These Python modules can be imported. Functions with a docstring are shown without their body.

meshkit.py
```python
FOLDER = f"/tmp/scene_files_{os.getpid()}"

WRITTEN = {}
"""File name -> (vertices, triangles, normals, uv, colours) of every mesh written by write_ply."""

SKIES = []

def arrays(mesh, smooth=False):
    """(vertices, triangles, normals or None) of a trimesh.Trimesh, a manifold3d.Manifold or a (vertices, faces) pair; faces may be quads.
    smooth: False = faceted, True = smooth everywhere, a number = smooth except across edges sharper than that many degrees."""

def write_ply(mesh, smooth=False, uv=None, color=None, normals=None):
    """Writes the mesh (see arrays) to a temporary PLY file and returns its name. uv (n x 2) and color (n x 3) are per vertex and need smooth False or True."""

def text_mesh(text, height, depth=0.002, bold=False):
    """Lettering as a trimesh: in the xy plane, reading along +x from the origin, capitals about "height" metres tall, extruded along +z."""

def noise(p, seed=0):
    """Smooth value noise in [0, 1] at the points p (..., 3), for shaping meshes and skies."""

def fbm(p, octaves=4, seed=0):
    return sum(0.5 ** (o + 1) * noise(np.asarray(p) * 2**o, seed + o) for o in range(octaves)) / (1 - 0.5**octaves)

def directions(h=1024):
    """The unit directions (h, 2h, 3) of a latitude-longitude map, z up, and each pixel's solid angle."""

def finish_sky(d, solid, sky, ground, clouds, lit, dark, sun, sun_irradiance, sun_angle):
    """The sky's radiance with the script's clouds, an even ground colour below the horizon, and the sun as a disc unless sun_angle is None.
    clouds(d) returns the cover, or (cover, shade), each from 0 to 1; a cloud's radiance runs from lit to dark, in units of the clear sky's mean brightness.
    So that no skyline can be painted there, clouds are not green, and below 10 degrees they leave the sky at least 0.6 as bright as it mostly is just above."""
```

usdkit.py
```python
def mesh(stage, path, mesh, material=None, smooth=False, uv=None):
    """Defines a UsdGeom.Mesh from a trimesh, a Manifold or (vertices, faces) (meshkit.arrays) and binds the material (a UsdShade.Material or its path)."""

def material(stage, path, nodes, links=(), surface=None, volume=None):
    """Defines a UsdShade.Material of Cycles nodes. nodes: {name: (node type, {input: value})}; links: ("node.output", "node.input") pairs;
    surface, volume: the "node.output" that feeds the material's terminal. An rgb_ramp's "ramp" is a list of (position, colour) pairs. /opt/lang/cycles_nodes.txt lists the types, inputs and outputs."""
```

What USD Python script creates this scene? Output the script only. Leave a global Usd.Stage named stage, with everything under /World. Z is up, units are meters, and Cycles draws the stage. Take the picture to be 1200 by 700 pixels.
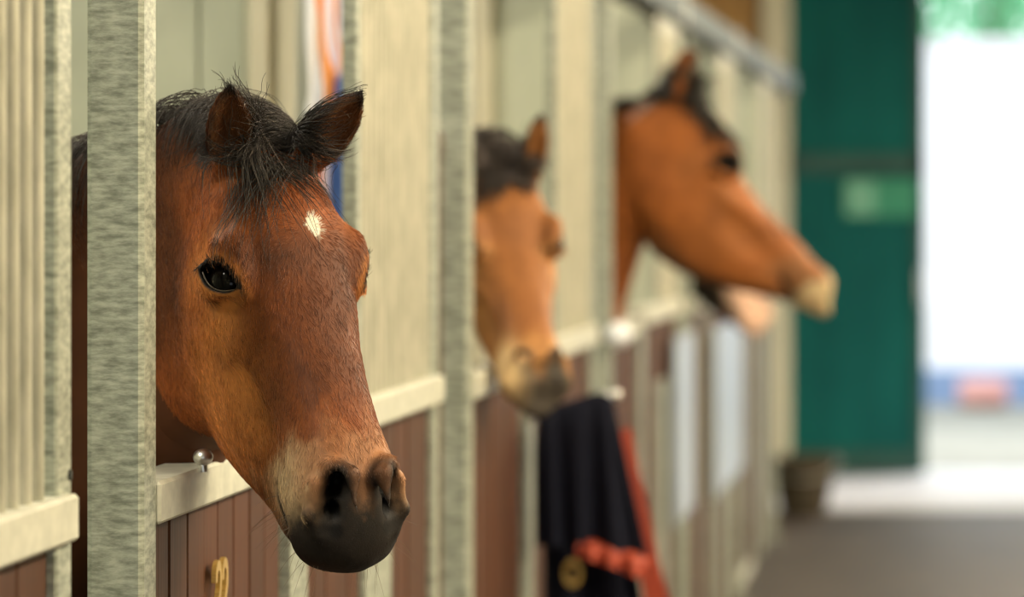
import math
import numpy as np
import trimesh
import manifold3d as m3
import usdkit
import meshkit
from scipy.interpolate import PchipInterpolator, RectBivariateSpline, CubicSpline
from scipy.ndimage import map_coordinates
from pxr import Usd, UsdGeom, UsdLux, UsdShade, Gf, Sdf, Vt

stage = Usd.Stage.CreateInMemory()
UsdGeom.SetStageUpAxis(stage, 'Z')
UsdGeom.SetStageMetersPerUnit(stage, 1.0)
UsdGeom.Xform.Define(stage, '/World')
UsdGeom.Scope.Define(stage, '/World/Looks')
T = Sdf.ValueTypeNames

# ------------------------------------------------------------------ camera, light, exposure
F = 5000.0                     # focal length in pixels of the 1200 px wide frame (150 mm on 36 mm)
VX, VY = 1135.0, 240.0         # the aisle's vanishing point
EYE = 1.65
cam = UsdGeom.Camera.Define(stage, '/World/Camera')
cam.AddTranslateOp().Set(Gf.Vec3d(0, 0, EYE))
cam.AddRotateXOp().Set(90.0)
cam.CreateHorizontalApertureAttr(36.0)
cam.CreateVerticalApertureAttr(21.0)
cam.CreateFocalLengthAttr(150.0)
cam.CreateHorizontalApertureOffsetAttr((600 - VX) / 1200 * 36)
cam.CreateVerticalApertureOffsetAttr(-(350 - VY) / 1200 * 36)
cam.CreateFStopAttr(3.9)
cam.CreateFocusDistanceAttr(5.07)
cam.CreateClippingRangeAttr(Gf.Vec2f(0.05, 500))
cam.CreateExposureAttr(0.0)

dome = UsdLux.DomeLight.Define(stage, '/World/SkyLight')
dome.CreateColorAttr(Gf.Vec3f(0.88, 0.95, 1.0))
dome.CreateIntensityAttr(0.9)
sun = UsdLux.DistantLight.Define(stage, '/World/Sun')
sun.CreateAngleAttr(0.6)
sun.CreateNormalizeAttr(True)
sun.CreateIntensityAttr(1.3)
sun.CreateColorAttr(Gf.Vec3f(1.0, 0.95, 0.87))
_sd = np.array([-0.62, -0.55, -0.40])            # the way sunlight travels: in through the far doorway, from its right
_q = Gf.Rotation(Gf.Vec3d(0, 0, -1), Gf.Vec3d(*_sd.tolist())).GetQuat()
sun.AddOrientOp().Set(Gf.Quatf(_q))

LAMP_WATT = 160.0               # ceiling battens added as unseen light sources (their builder is below)
LAMP_COLOR = (1.0, 0.87, 0.64)
STALL_WATT = 50.0  # second row, added over the stalls to brighten cheek and partitions
STALL_COLOR = (1.0, 0.93, 0.77)


def PX(px, py, d):
    """the point seen at pixel (px, py) at depth d"""
    return np.array([(px - VX) / F * d, d, EYE - (py - VY) / F * d])


# ------------------------------------------------------------------ helpers
_names = {}


def numbered(parent, name):
    k = (parent, name)
    n = _names.get(k, 0)
    _names[k] = n + 1
    return name if n == 0 else f'{name}_{n:03d}'


def tag(p, label=None, cat=None, group=None, kind=None):
    p = p.GetPrim() if hasattr(p, 'GetPrim') else p
    for k, v in (('label', label), ('category', cat), ('group', group), ('kind', kind)):
        if v:
            p.SetCustomDataByKey(k, v)
    return p


def thing(name, label, cat, loc=(0, 0, 0), group=None, kind=None):
    x = UsdGeom.Xform.Define(stage, '/World/' + numbered('/World', name))
    x.AddTranslateOp().Set(Gf.Vec3d(*[float(c) for c in loc]))
    x._loc = np.array(loc, float)
    LOC[str(x.GetPath())] = np.array(loc, float)
    tag(x, label, cat, group, kind)
    return x


LOC = {}


def obj(name, mesh, material, parent=None, smooth=False, label=None, kind=None, color=None):
    """one Mesh prim; world coordinates are made local to the parent thing"""
    base = str(parent.GetPath()) if parent is not None else '/World'
    path = base + '/' + numbered(base, name)
    root = '/'.join(path.split('/')[:3])
    v, f, n = meshkit.arrays(mesh, smooth)
    if root in LOC:
        v = v - LOC[root]
    m = UsdGeom.Mesh.Define(stage, path)
    m.CreatePointsAttr(Vt.Vec3fArray.FromNumpy(v.astype(np.float32)))
    m.CreateFaceVertexCountsAttr(Vt.IntArray.FromNumpy(np.full(len(f), 3, np.int32)))
    m.CreateFaceVertexIndicesAttr(Vt.IntArray.FromNumpy(f.astype(np.int32).ravel()))
    m.CreateSubdivisionSchemeAttr('none')
    if n is not None:
        m.CreateNormalsAttr(Vt.Vec3fArray.FromNumpy(n.astype(np.float32)))
        m.SetNormalsInterpolation('vertex')
    if color is not None:
        UsdGeom.PrimvarsAPI(m).CreatePrimvar('coat', T.Color3fArray, 'vertex').Set(Vt.Vec3fArray.FromNumpy(np.asarray(color, np.float32)))
    UsdShade.MaterialBindingAPI.Apply(m.GetPrim()).Bind(material)
    tag(m, label, None, None, kind)
    return m


def curves(name, strands, width, material, parent, color=None, kind='stuff', label=None):
    """strands: (n, k, 3); width: (n, k) or (k,); color: (n, k, 3)"""
    base = str(parent.GetPath())
    path = base + '/' + numbered(base, name)
    root = '/'.join(path.split('/')[:3])
    s = np.asarray(strands) - LOC[root]
    n, k, _ = s.shape
    c = UsdGeom.BasisCurves.Define(stage, path)
    c.CreateTypeAttr('linear')
    c.CreateCurveVertexCountsAttr(Vt.IntArray.FromNumpy(np.full(n, k, np.int32)))
    c.CreatePointsAttr(Vt.Vec3fArray.FromNumpy(s.reshape(-1, 3).astype(np.float32)))
    w = np.broadcast_to(width, (n, k)).reshape(-1)
    c.CreateWidthsAttr(Vt.FloatArray.FromNumpy(np.ascontiguousarray(w, np.float32)))
    c.SetWidthsInterpolation('vertex')
    if color is not None:
        UsdGeom.PrimvarsAPI(c).CreatePrimvar('coat', T.Color3fArray, 'vertex').Set(Vt.Vec3fArray.FromNumpy(np.asarray(color, np.float32).reshape(-1, 3)))
    UsdShade.MaterialBindingAPI.Apply(c.GetPrim()).Bind(material)
    tag(c, label, None, None, kind)
    return c


def struct(name, mesh, material, label, cat, smooth=False):
    base = '/World/' + name
    _names[('/World', name)] = 1
    m = usdkit.mesh(stage, base, mesh, material, smooth)
    tag(m, label, cat, None, 'structure')
    return m


def box(x0, x1, y0, y1, z0, z1, bev=0.0):
    e = np.array([x1 - x0, y1 - y0, z1 - z0])
    c = np.array([x1 + x0, y1 + y0, z1 + z0]) / 2
    if bev <= 0:
        b = trimesh.creation.box(e)
        b.apply_translation(c)
        return b
    h = e / 2
    p = []
    for s in np.ndindex(2, 2, 2):
        sg = np.array(s) * 2 - 1
        for k in range(3):
            d = h - bev
            d[k] = h[k]
            p.append(sg * d)
    b = trimesh.convex.convex_hull(np.array(p))
    b.apply_translation(c)
    return b


def cyl(a, b, r, n=16):
    return trimesh.creation.cylinder(radius=r, segment=[a, b], sections=n)


def join(*ms):
    return trimesh.util.concatenate([m for m in ms])


def lathe(profile, n=40):
    return trimesh.creation.revolve(np.array(profile), sections=n)


def tube(points, r, n=8):
    return join(*[cyl(points[i], points[i + 1], r, n) for i in range(len(points) - 1)], *[trimesh.creation.icosphere(1, r).apply_translation(p) for p in points])


# ------------------------------------------------------------------ materials
_mats = {}


def mat(name, c1, c2=None, rough=0.6, scale=(8, 8, 8), bump=0.0, metallic=0.0, spec=0.5, detail=5, ramp=(0.35, 0.65), coat=0.0, rand=0.0, noise_rough=0.6, c3=None):
    """two-tone noise-mottled principled material in world space"""
    if name in _mats:
        return _mats[name]
    c2 = c1 if c2 is None else c2
    stops = [(ramp[0], c1), (ramp[1], c2)] if c3 is None else [(ramp[0], c1), ((ramp[0] + ramp[1]) / 2, c2), (ramp[1], c3)]
    nodes = {
        'g': ('geometry', {}),
        'm': ('mapping', {'scale': scale}),
        'n': ('noise_texture', {'scale': 1.0, 'detail': float(detail), 'roughness': noise_rough}),
        'r': ('rgb_ramp', {'ramp': stops}),
        'p': ('principled_bsdf', {'roughness': rough, 'metallic': metallic, 'specular_ior_level': spec, 'coat_weight': coat}),
    }
    links = [('g.position', 'm.vector'), ('m.vector', 'n.vector'), ('n.fac', 'r.fac'), ('r.color', 'p.base_color')]
    if bump > 0:
        nodes['b'] = ('bump', {'strength': 1.0, 'distance': bump})
        links += [('n.fac', 'b.height'), ('b.normal', 'p.normal')]
    _mats[name] = usdkit.material(stage, '/World/Looks/' + name, nodes, links, surface='p.BSDF')
    return _mats[name]


def attr_mat(name, rough=0.5, spec=0.4, sheen=0.0, bump=0.0, bscale=900.0):
    nodes = {'a': ('attribute', {'attribute': 'coat'}),
             'p': ('principled_bsdf', {'roughness': rough, 'specular_ior_level': spec, 'sheen_weight': sheen, 'sheen_roughness': 0.4})}
    links = [('a.color', 'p.base_color')]
    if bump > 0:
        nodes['g'] = ('geometry', {})
        nodes['n'] = ('noise_texture', {'scale': bscale, 'detail': 3.0})
        nodes['b'] = ('bump', {'strength': 0.6, 'distance': bump})
        links += [('g.position', 'n.vector'), ('n.fac', 'b.height'), ('b.normal', 'p.normal')]
    return usdkit.material(stage, '/World/Looks/' + name, nodes, links, surface='p.BSDF')


M_GALV = mat('galvanised_steel', (0.19, 0.21, 0.165), (0.46, 0.485, 0.40), rough=0.42, scale=(38, 38, 130), metallic=0.25, detail=6, ramp=(0.36, 0.66), bump=0.0004)
M_BAR = mat('bar_steel', (0.36, 0.35, 0.27), (0.52, 0.50, 0.40), rough=0.4, scale=(30, 30, 12), metallic=0.25, ramp=(0.35, 0.7))
M_RAIL = mat('rail_steel', (0.44, 0.44, 0.36), (0.58, 0.57, 0.47), rough=0.45, scale=(20, 20, 30), metallic=0.1, bump=0.0003)
M_RAILTOP = mat('dark_rail_steel', (0.11, 0.14, 0.16), (0.17, 0.20, 0.22), rough=0.6, scale=(20, 6, 20), metallic=0.0, spec=0.25)
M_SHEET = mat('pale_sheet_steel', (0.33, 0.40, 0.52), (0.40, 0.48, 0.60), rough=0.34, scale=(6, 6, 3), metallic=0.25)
M_WOOD = [mat(f'door_plank_wood_{k}', a, b, rough=0.6, spec=0.2, scale=(60, 60, 4), detail=6, ramp=(0.3, 0.7), bump=0.0006)
          for k, (a, b) in enumerate([((0.0466, 0.0143, 0.0048), (0.0768, 0.0248, 0.0088)), ((0.0403, 0.0134, 0.0048), (0.0667, 0.0224, 0.0082)),
                                      ((0.0527, 0.0157, 0.0051), (0.0845, 0.0276, 0.0099)), ((0.0442, 0.0157, 0.0063), (0.0729, 0.0262, 0.0105))])]
M_PALE = mat('pale_green_wall_board', (0.40, 0.43, 0.33), (0.47, 0.50, 0.39), rough=0.5, scale=(5, 5, 2), bump=0.0004)
M_BEIGE = mat('beige_post_paint', (0.62, 0.58, 0.43), (0.74, 0.70, 0.54), rough=0.5, scale=(12, 12, 2))
M_GROOVE = mat('dark_joint', (0.02, 0.022, 0.018), rough=0.8)
M_FLOOR = mat('dusty_concrete', (0.036, 0.027, 0.021), (0.066, 0.050, 0.040), rough=0.55, scale=(2.5, 2.5, 2.5), detail=8, bump=0.003)
M_SILL = mat('worn_pale_concrete', (0.46, 0.46, 0.50), (0.58, 0.58, 0.62), rough=0.5, scale=(3, 3, 3), detail=8, bump=0.002)
M_TIMBER = mat('orange_timber', (0.36, 0.19, 0.05), (0.50, 0.28, 0.085), rough=0.5, scale=(30, 30, 3), detail=5)
M_CEIL = mat('ceiling_board', (0.42, 0.40, 0.34), (0.50, 0.47, 0.40), rough=0.7, scale=(4, 1, 4))
M_WALL = mat('rendered_wall', (0.42, 0.39, 0.30), (0.50, 0.47, 0.37), rough=0.7, scale=(2, 2, 2), detail=7, bump=0.001)
M_DOOR = [mat(f'green_door_paint_{k}', a, b, rough=0.6, spec=0.15, scale=(2, 2, 1.2), detail=4) for k, (a, b) in enumerate([((0.0018, 0.090, 0.088), (0.0030, 0.118, 0.110)), ((0.0016, 0.082, 0.082), (0.0028, 0.108, 0.102))])]
M_DOORFRAME = mat('dark_green_door_rail', (0.003, 0.055, 0.048), (0.004, 0.07, 0.058), rough=0.4, scale=(3, 3, 3))
M_SIGN = mat('green_sign_face', (0.02, 0.24, 0.14), (0.025, 0.27, 0.16), rough=0.35, scale=(3, 3, 3))
M_SIGNPALE = mat('pale_sign_print', (0.16, 0.42, 0.30), rough=0.35)
M_POLE = mat('dark_pole_wood', (0.050, 0.030, 0.016), (0.085, 0.052, 0.028), rough=0.5, scale=(50, 50, 4))
M_STEEL = mat('polished_steel', (0.75, 0.74, 0.70), rough=0.35, metallic=1.0, scale=(20, 20, 20))
M_BRASS = mat('brass', (0.62, 0.40, 0.10), (0.72, 0.50, 0.16), rough=0.32, metallic=0.6, scale=(60, 60, 60))
M_LEATHER = mat('dark_leather', (0.03, 0.018, 0.012), (0.05, 0.03, 0.02), rough=0.5, scale=(40, 40, 40))
M_NAVY = mat('navy_rug_cloth', (0.003, 0.0035, 0.009), (0.007, 0.008, 0.018), rough=0.85, spec=0.15, scale=(140, 140, 140), bump=0.0006)
M_RED = mat('red_orange_binding', (0.30, 0.035, 0.012), (0.38, 0.052, 0.018), rough=0.65, scale=(80, 80, 80), bump=0.0004)
M_RUBBER = mat('brown_rubber', (0.045, 0.034, 0.020), (0.075, 0.058, 0.034), rough=0.55, scale=(14, 14, 14))
M_WHITE = mat('white_render', (0.74, 0.75, 0.78), (0.82, 0.82, 0.84), rough=0.7, scale=(1, 1, 1))
M_BLUE = mat('blue_band', (0.16, 0.24, 0.40), (0.20, 0.29, 0.46), rough=0.6, scale=(2, 2, 2))
M_PINK = mat('faded_red_barrel', (0.50, 0.24, 0.22), (0.58, 0.30, 0.26), rough=0.5, scale=(2, 2, 2))
M_YARD = mat('pale_yard_gravel', (0.20, 0.20, 0.165), (0.27, 0.265, 0.22), rough=0.8, scale=(1.2, 1.2, 1.2), detail=8)
M_BARK = mat('tree_bark', (0.10, 0.07, 0.05), (0.16, 0.12, 0.08), rough=0.8, scale=(20, 20, 5))
M_KNOB = mat('white_knob', (0.84, 0.86, 0.90), rough=0.3)  # bright white that stands for a glint on metal
_lf = {'p': ('principled_bsdf', {'base_color': (0.16, 0.46, 0.26), 'roughness': 0.5}), 't': ('translucent_bsdf', {'color': (0.22, 0.60, 0.34)}), 'x': ('mix_closure', {'fac': 0.45})}
M_LEAF = usdkit.material(stage, '/World/Looks/tree_leaf', _lf, [('p.BSDF', 'x.closure1'), ('t.BSDF', 'x.closure2')], surface='x.closure')
M_HAIR = attr_mat('horse_hair', rough=0.5, spec=0.3)
M_COAT = attr_mat('horse_coat', rough=0.6, spec=0.2, sheen=0.0, bump=0.0006, bscale=420)
M_COATFAR = attr_mat('horse_coat_far', rough=0.6, spec=0.2, sheen=0.0)
M_EYE = usdkit.material(stage, '/World/Looks/horse_eye', {'p': ('principled_bsdf', {'base_color': (0.003, 0.002, 0.0015), 'roughness': 0.03, 'specular_ior_level': 0.10})}, [], surface='p.BSDF')
M_LID = mat('wet_lid_rim', (0.10, 0.075, 0.055), rough=0.2, spec=0.7)
M_TUBE = usdkit.material(stage, '/World/Looks/lamp_tube', {'e': ('emission', {'color': LAMP_COLOR, 'strength': 6.0})}, [], surface='e.emission')
M_WHITEMETAL = mat('white_lamp_body', (0.7, 0.7, 0.68), rough=0.4)

# ------------------------------------------------------------------ the setting
FX = -0.957                    # aisle face of the stall fronts
STALLS = [1.788, 4.948, 8.17, 11.39, 14.61, 17.83, 21.05]     # near edge of every stall post
BACKX = -4.3
YEND = 26.0
struct('floor', box(BACKX, 2.6, -7, YEND, -0.15, 0.0), M_FLOOR, 'dusty brown concrete floor of the stable aisle', 'floor')
struct('ground', box(-30, 30, YEND, 70, -0.2, -0.02), M_YARD, 'pale sunlit gravel yard outside the far doorway', 'ground')
struct('wall_left', box(BACKX - 0.15, BACKX, -7, YEND, 0, 3.7), M_PALE, 'pale green back wall of the stalls', 'wall')
struct('wall_right', box(2.6, 2.75, -7, YEND, 0, 3.7), M_WALL, 'cream rendered wall along the right of the aisle', 'wall')
struct('wall_near', join(box(BACKX, -1.0, -7.15, -7, 0, 3.7), box(2.0, 2.6, -7.15, -7, 0, 3.7), box(-1.0, 2.0, -7.15, -7, 2.6, 3.7)), M_WALL, 'wall with a wide open doorway behind the viewer', 'wall')
struct('ceiling', box(BACKX - 0.15, 2.75, -7.15, YEND + 0.15, 3.7, 3.8), M_CEIL, 'pale boarded ceiling above the aisle', 'ceiling')
DX0, DX1, DTOP = -0.262, 2.56, 3.05
wf = tag(UsdGeom.Xform.Define(stage, '/World/wall_far'), 'far end wall of timber boards beside the green door', 'wall', None, 'structure')
_names[('/World', 'wall_far')] = 1
xb = BACKX
while xb < -1.27:
    obj('timber_board', box(xb, min(xb + 0.148, -1.26), YEND, YEND + 0.12, 0, 3.7, 0.008), M_TIMBER, wf)
    xb += 0.15
obj('lintel_board', box(-1.26, 2.6, YEND, YEND + 0.12, DTOP, 3.7), M_TIMBER, wf)
obj('pier', box(DX1, 2.6, YEND, YEND + 0.12, 0, DTOP), M_WALL, wf)
obj('infill_board', box(-1.26, DX0 - 0.03, YEND + 0.06, YEND + 0.12, 0, DTOP), M_DOORFRAME, wf)
struct('trim_1', box(-1.262, -1.085, YEND - 0.09, YEND + 0.02, 0, 3.7, 0.01), M_BEIGE, 'cream post standing at the left edge of the green door', 'post')
struct('trim_2', box(-1.2, DX1 + 0.1, YEND - 3.02, YEND + 0.35, -0.05, 0.006, 0.004), M_SILL, 'pale worn concrete apron across the doorway', 'doorway apron')

# green sliding door: boards on a frame
dr = tag(UsdGeom.Xform.Define(stage, '/World/door_1'), 'tall dark green boarded sliding door at the far end of the aisle', 'door', None, 'structure')
_names[('/World', 'door_1')] = 1
bx = np.linspace(-1.09, -0.262, 7)
for i in range(6):
    obj('board', box(bx[i] + 0.0015, bx[i + 1] - 0.0015, YEND - 0.075, YEND - 0.045, 0.02, 3.35, 0.004), M_DOOR[i % 2], dr)
for z0, z1 in ((0.02, 0.16), (1.84, 1.96), (3.2, 3.35)):
    obj('cross_rail', box(-1.09, -0.262, YEND - 0.1, YEND - 0.075, z0, z1, 0.004), M_DOORFRAME, dr)
obj('edge_stile', box(-0.325, -0.262, YEND - 0.1, YEND - 0.076, 0.16, 3.2, 0.004), M_DOORFRAME, dr)
obj('pull_handle', tube([(-0.295, YEND - 0.1, 1.05), (-0.295, YEND - 0.15, 1.07), (-0.295, YEND - 0.15, 1.23), (-0.295, YEND - 0.1, 1.25)], 0.009), M_STEEL, dr)
sg = thing('sign', 'pale green rectangular sign fixed to the dark green door', 'sign', (-0.53, YEND - 0.1, 1.69))
obj('plate', box(-0.755, -0.312, YEND - 0.108, YEND - 0.0985, 1.575, 1.805, 0.003), M_SIGN, sg)
obj('pale_panel', box(-0.74, -0.57, YEND - 0.111, YEND - 0.107, 1.59, 1.79, 0.001), M_SIGNPALE, sg, label='paler left block of the sign')

# yard
wh = thing('outbuilding', 'overexposed white outbuilding seen through the far doorway', 'building', (2, 36, 0))
obj('wall', box(-6, 10, 35.6, 36.2, 0.28, 2.98), M_WHITE, wh)
obj('plinth', box(-6, 10, 35.55, 36.2, -0.02, 0.28), M_BLUE, wh, label='blue plinth of the white outbuilding')
obj('coping', box(-6.05, 10.05, 35.55, 36.25, 2.98, 3.04), M_WHITE, wh)
br = thing('barrel', 'faded red barrel lying in the yard outside the doorway', 'barrel', (0.12, 34.9, 0.12))
b_ = lathe([(0, -0.2), (0.1, -0.2), (0.11, -0.18), (0.125, -0.06), (0.125, 0.06), (0.11, 0.18), (0.1, 0.2), (0, 0.2)], 28)
b_.apply_transform(trimesh.transformations.rotation_matrix(np.pi / 2, [0, 1, 0]))
b_.apply_translation((0.12, 34.9, 0.105))
obj('drum', b_, M_PINK, br, smooth=40)
rng = np.random.default_rng(5)
for k, (tx, ty, tr, th) in enumerate([(0.3, 41, 2.2, 5.4)]):
    t = thing('tree', 'bright green leafy tree rising behind the white outbuilding', 'tree', (tx, ty, 0))
    obj('trunk', cyl((tx, ty, -0.05), (tx, ty, th - 1.2), 0.16, 12), M_BARK, t)
    n = 5000
    d = rng.normal(size=(n, 3))
    d /= np.linalg.norm(d, axis=1)[:, None]
    c = np.array([tx, ty, th - 1.0]) + d * (tr * rng.random((n, 1)) ** 0.35) * [1, 1, 0.85]
    a, b = rng.normal(size=(2, n, 3))
    a = a / np.linalg.norm(a, axis=1)[:, None] * 0.085
    b = b - a * (b * a).sum(1)[:, None] / (a * a).sum(1)[:, None]
    b = b / np.linalg.norm(b, axis=1)[:, None] * 0.05
    v = np.stack([c - a, c - b, c + a, c + b], 1).reshape(-1, 3)
    q = np.arange(n)[:, None] * 4 + np.array([0, 1, 2, 3])
    obj('leaves', (v, q), M_LEAF, t, kind='stuff')

# ceiling battens added out of view to light the aisle and stalls
def batten(lx, ly, watt, color, label, group):
    t = thing('ceiling_light', label, 'lamp', (lx, ly, 3.6), group=group)
    obj('housing', box(lx - 0.15, lx + 0.15, ly - 0.75, ly + 0.75, 3.62, 3.7, 0.01), M_WHITEMETAL, t)
    obj('diffuser', box(lx - 0.13, lx + 0.13, ly - 0.73, ly + 0.73, 3.605, 3.62), M_TUBE, t)
    l = UsdLux.RectLight.Define(stage, str(t.GetPath()) + '/light')
    l.CreateWidthAttr(0.26)
    l.CreateHeightAttr(1.46)
    l.CreateIntensityAttr(watt)
    l.CreateColorAttr(Gf.Vec3f(*color))
    l.AddTranslateOp().Set(Gf.Vec3d(0, 0, -0.001))


for k, ly in enumerate([3.6, 6.0, 8.7, 12.0, 15.3, 18.6, 21.9]):
    order = ['nearest the viewer', 'beside the near horse', 'beside the second horse', 'beside the profiled horse', 'beside the black horse', 'before the feed bucket', 'nearest the green door'][k]
    batten(2.2, ly, LAMP_WATT, LAMP_COLOR, 'white batten lamp on the aisle ceiling, ' + order, 'aisle batten lamps')
for k, ly in enumerate([3.3, 6.5, 9.7, 12.9, 16.2, 19.4]):
    order = ['left of the first post', 'over the near horse', 'over the second horse', 'over the profiled horse', 'over the black horse', 'over the last stall'][k]
    batten(-2.3, ly, STALL_WATT * (1.3 if k == 0 else 1.0), STALL_COLOR, 'white batten lamp on the ceiling of the stalls, ' + order, 'stall batten lamps')

# ------------------------------------------------------------------ stall partitions
for k, p in enumerate(STALLS):
    if k == 1:            # the near horse's box is open towards its neighbour
        continue
    yb = p + 0.02
    pt = UsdGeom.Xform.Define(stage, '/World/' + numbered('/World', 'stall_partition'))
    which = ['the near stall', 'the first post', 'the stall of the near horse', 'the stall of the second horse', 'the stall of the profiled horse', 'the black horse', 'the last post'][k]
    tag(pt, 'pale green boarded partition wall beside ' + which, 'partition', None, 'structure')
    edges = [BACKX, -3.7, -3.1, -2.5, -2.1, -1.802, -1.478, -1.376]
    if k == 0:
        edges = edges[:-1] + [-1.376]
    for i in range(len(edges) - 1):
        w0, w1 = edges[i], edges[i + 1]
        if i == len(edges) - 2:
            w1 -= 0.012
        obj('panel', box(w0 + 0.002, w1 - 0.002, yb, yb + 0.05, 0, 2.35, 0.003), M_PALE, pt)
    obj('end_post', join(box(-1.372, -1.335, yb - 0.05, yb + 0.06, 0, 2.4, 0.004), box(-1.335, -1.305, yb - 0.02, yb + 0.05, 0, 2.4, 0.003), box(-1.305, -1.272, yb - 0.05, yb + 0.06, 0, 2.4, 0.004)), M_BEIGE, pt)
    obj('lower_board', box(-1.272, -1.03, yb, yb + 0.05, 0, 1.3, 0.003), M_PALE, pt)
    if k != 2:
        obj('upper_board', box(-1.272, -1.03, yb, yb + 0.05, 1.302, 2.35, 0.003), M_PALE, pt)

# ------------------------------------------------------------------ stall fronts
NTH = ['near', 'first', 'second', 'third', 'fourth', 'fifth', 'last']
POSTLAB = ['galvanised steel stall post out of view beside the viewer', 'broad mottled galvanised stall post in front of the near horse', 'pale blurred steel stall post between the near horse and the second horse',
           'blurred steel stall post at the neck of the horse seen in profile', 'blurred steel stall post behind the profiled horse', 'far blurred steel stall post under the profiled muzzle', 'farthest blurred steel stall post before the green door']
rng = np.random.default_rng(11)


def planks(parent, y0, y1, z0, z1, ys=None, x1=FX - 0.012, th=0.022):
    if ys is None:
        n = max(1, int(round((y1 - y0) / 0.13)))
        ys = np.linspace(y0, y1, n + 1)
    for i in range(len(ys) - 1):
        pr = rng.uniform(-0.0012, 0.0012)
        obj('plank', box(x1 - th + pr, x1 + pr, ys[i] + 0.0012, ys[i + 1] - 0.0012, z0, z1, 0.004), M_WOOD[int(rng.integers(4))], parent)


def half_door(p, k):
    y0, y1 = p + 0.086, p + 1.045
    labels = {1: 'brown planked half door with a steel top rail under the near horse', 2: 'blurred brown half door under the second horse', 3: 'blurred half door under the profiled horse'}
    t = thing('stall_half_door', labels.get(k, f'far blurred stall half door beside the {NTH[k]} post'), 'stall door', (FX, (y0 + y1) / 2, 0), group='stall half doors')
    obj('top_rail', box(FX - 0.062, FX + 0.004, y0, y1, 1.272, 1.323, 0.004), M_RAIL, t)
    ys = [y0, p + 0.152, p + 0.225, p + 0.342, p + 0.459, p + 0.562, p + 0.68, p + 0.80, p + 0.92, y1] if k == 1 else None
    planks(t, y0, y1, 0.08, 1.273, ys)
    obj('bottom_rail', box(FX - 0.05, FX, y0, y1, 0.03, 0.08, 0.004), M_RAIL, t)
    if k == 1:
        for i in range(2):
            tm = meshkit.text_mesh('2', 0.078, 0.006, bold=True)
            tm.apply_scale([0.8, 1, 1])
            R = np.array([[0, 0, 1, 0], [1, 0, 0, 0], [0, 1, 0, 0], [0, 0, 0, 1.0]])
            tm.apply_transform(R)
            yc = 5.437 + i * 0.047
            tm.apply_translation([FX - 0.004, yc - tm.bounds[:, 1].mean(), 1.197 - tm.bounds[1][2]])
            obj('numeral', tm, M_BRASS, t, label='brass number 2 on the planks')
            for zz in (1.16, 1.105):
                pass
        # steel ball of the drop bolt behind the rail
        bp = PX(238, 536, 5.30)
        s_ = trimesh.creation.icosphere(3, 0.0125)
        s_.apply_scale([1.0, 1.0, 0.85])
        s_.apply_translation(bp)
        obj('bolt_knob', join(s_, cyl(bp - [0, 0, 0.008], [bp[0], bp[1], 1.318], 0.006)), M_STEEL, t, smooth=40, label='shiny steel bolt knob above the rail')
    return t


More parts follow.
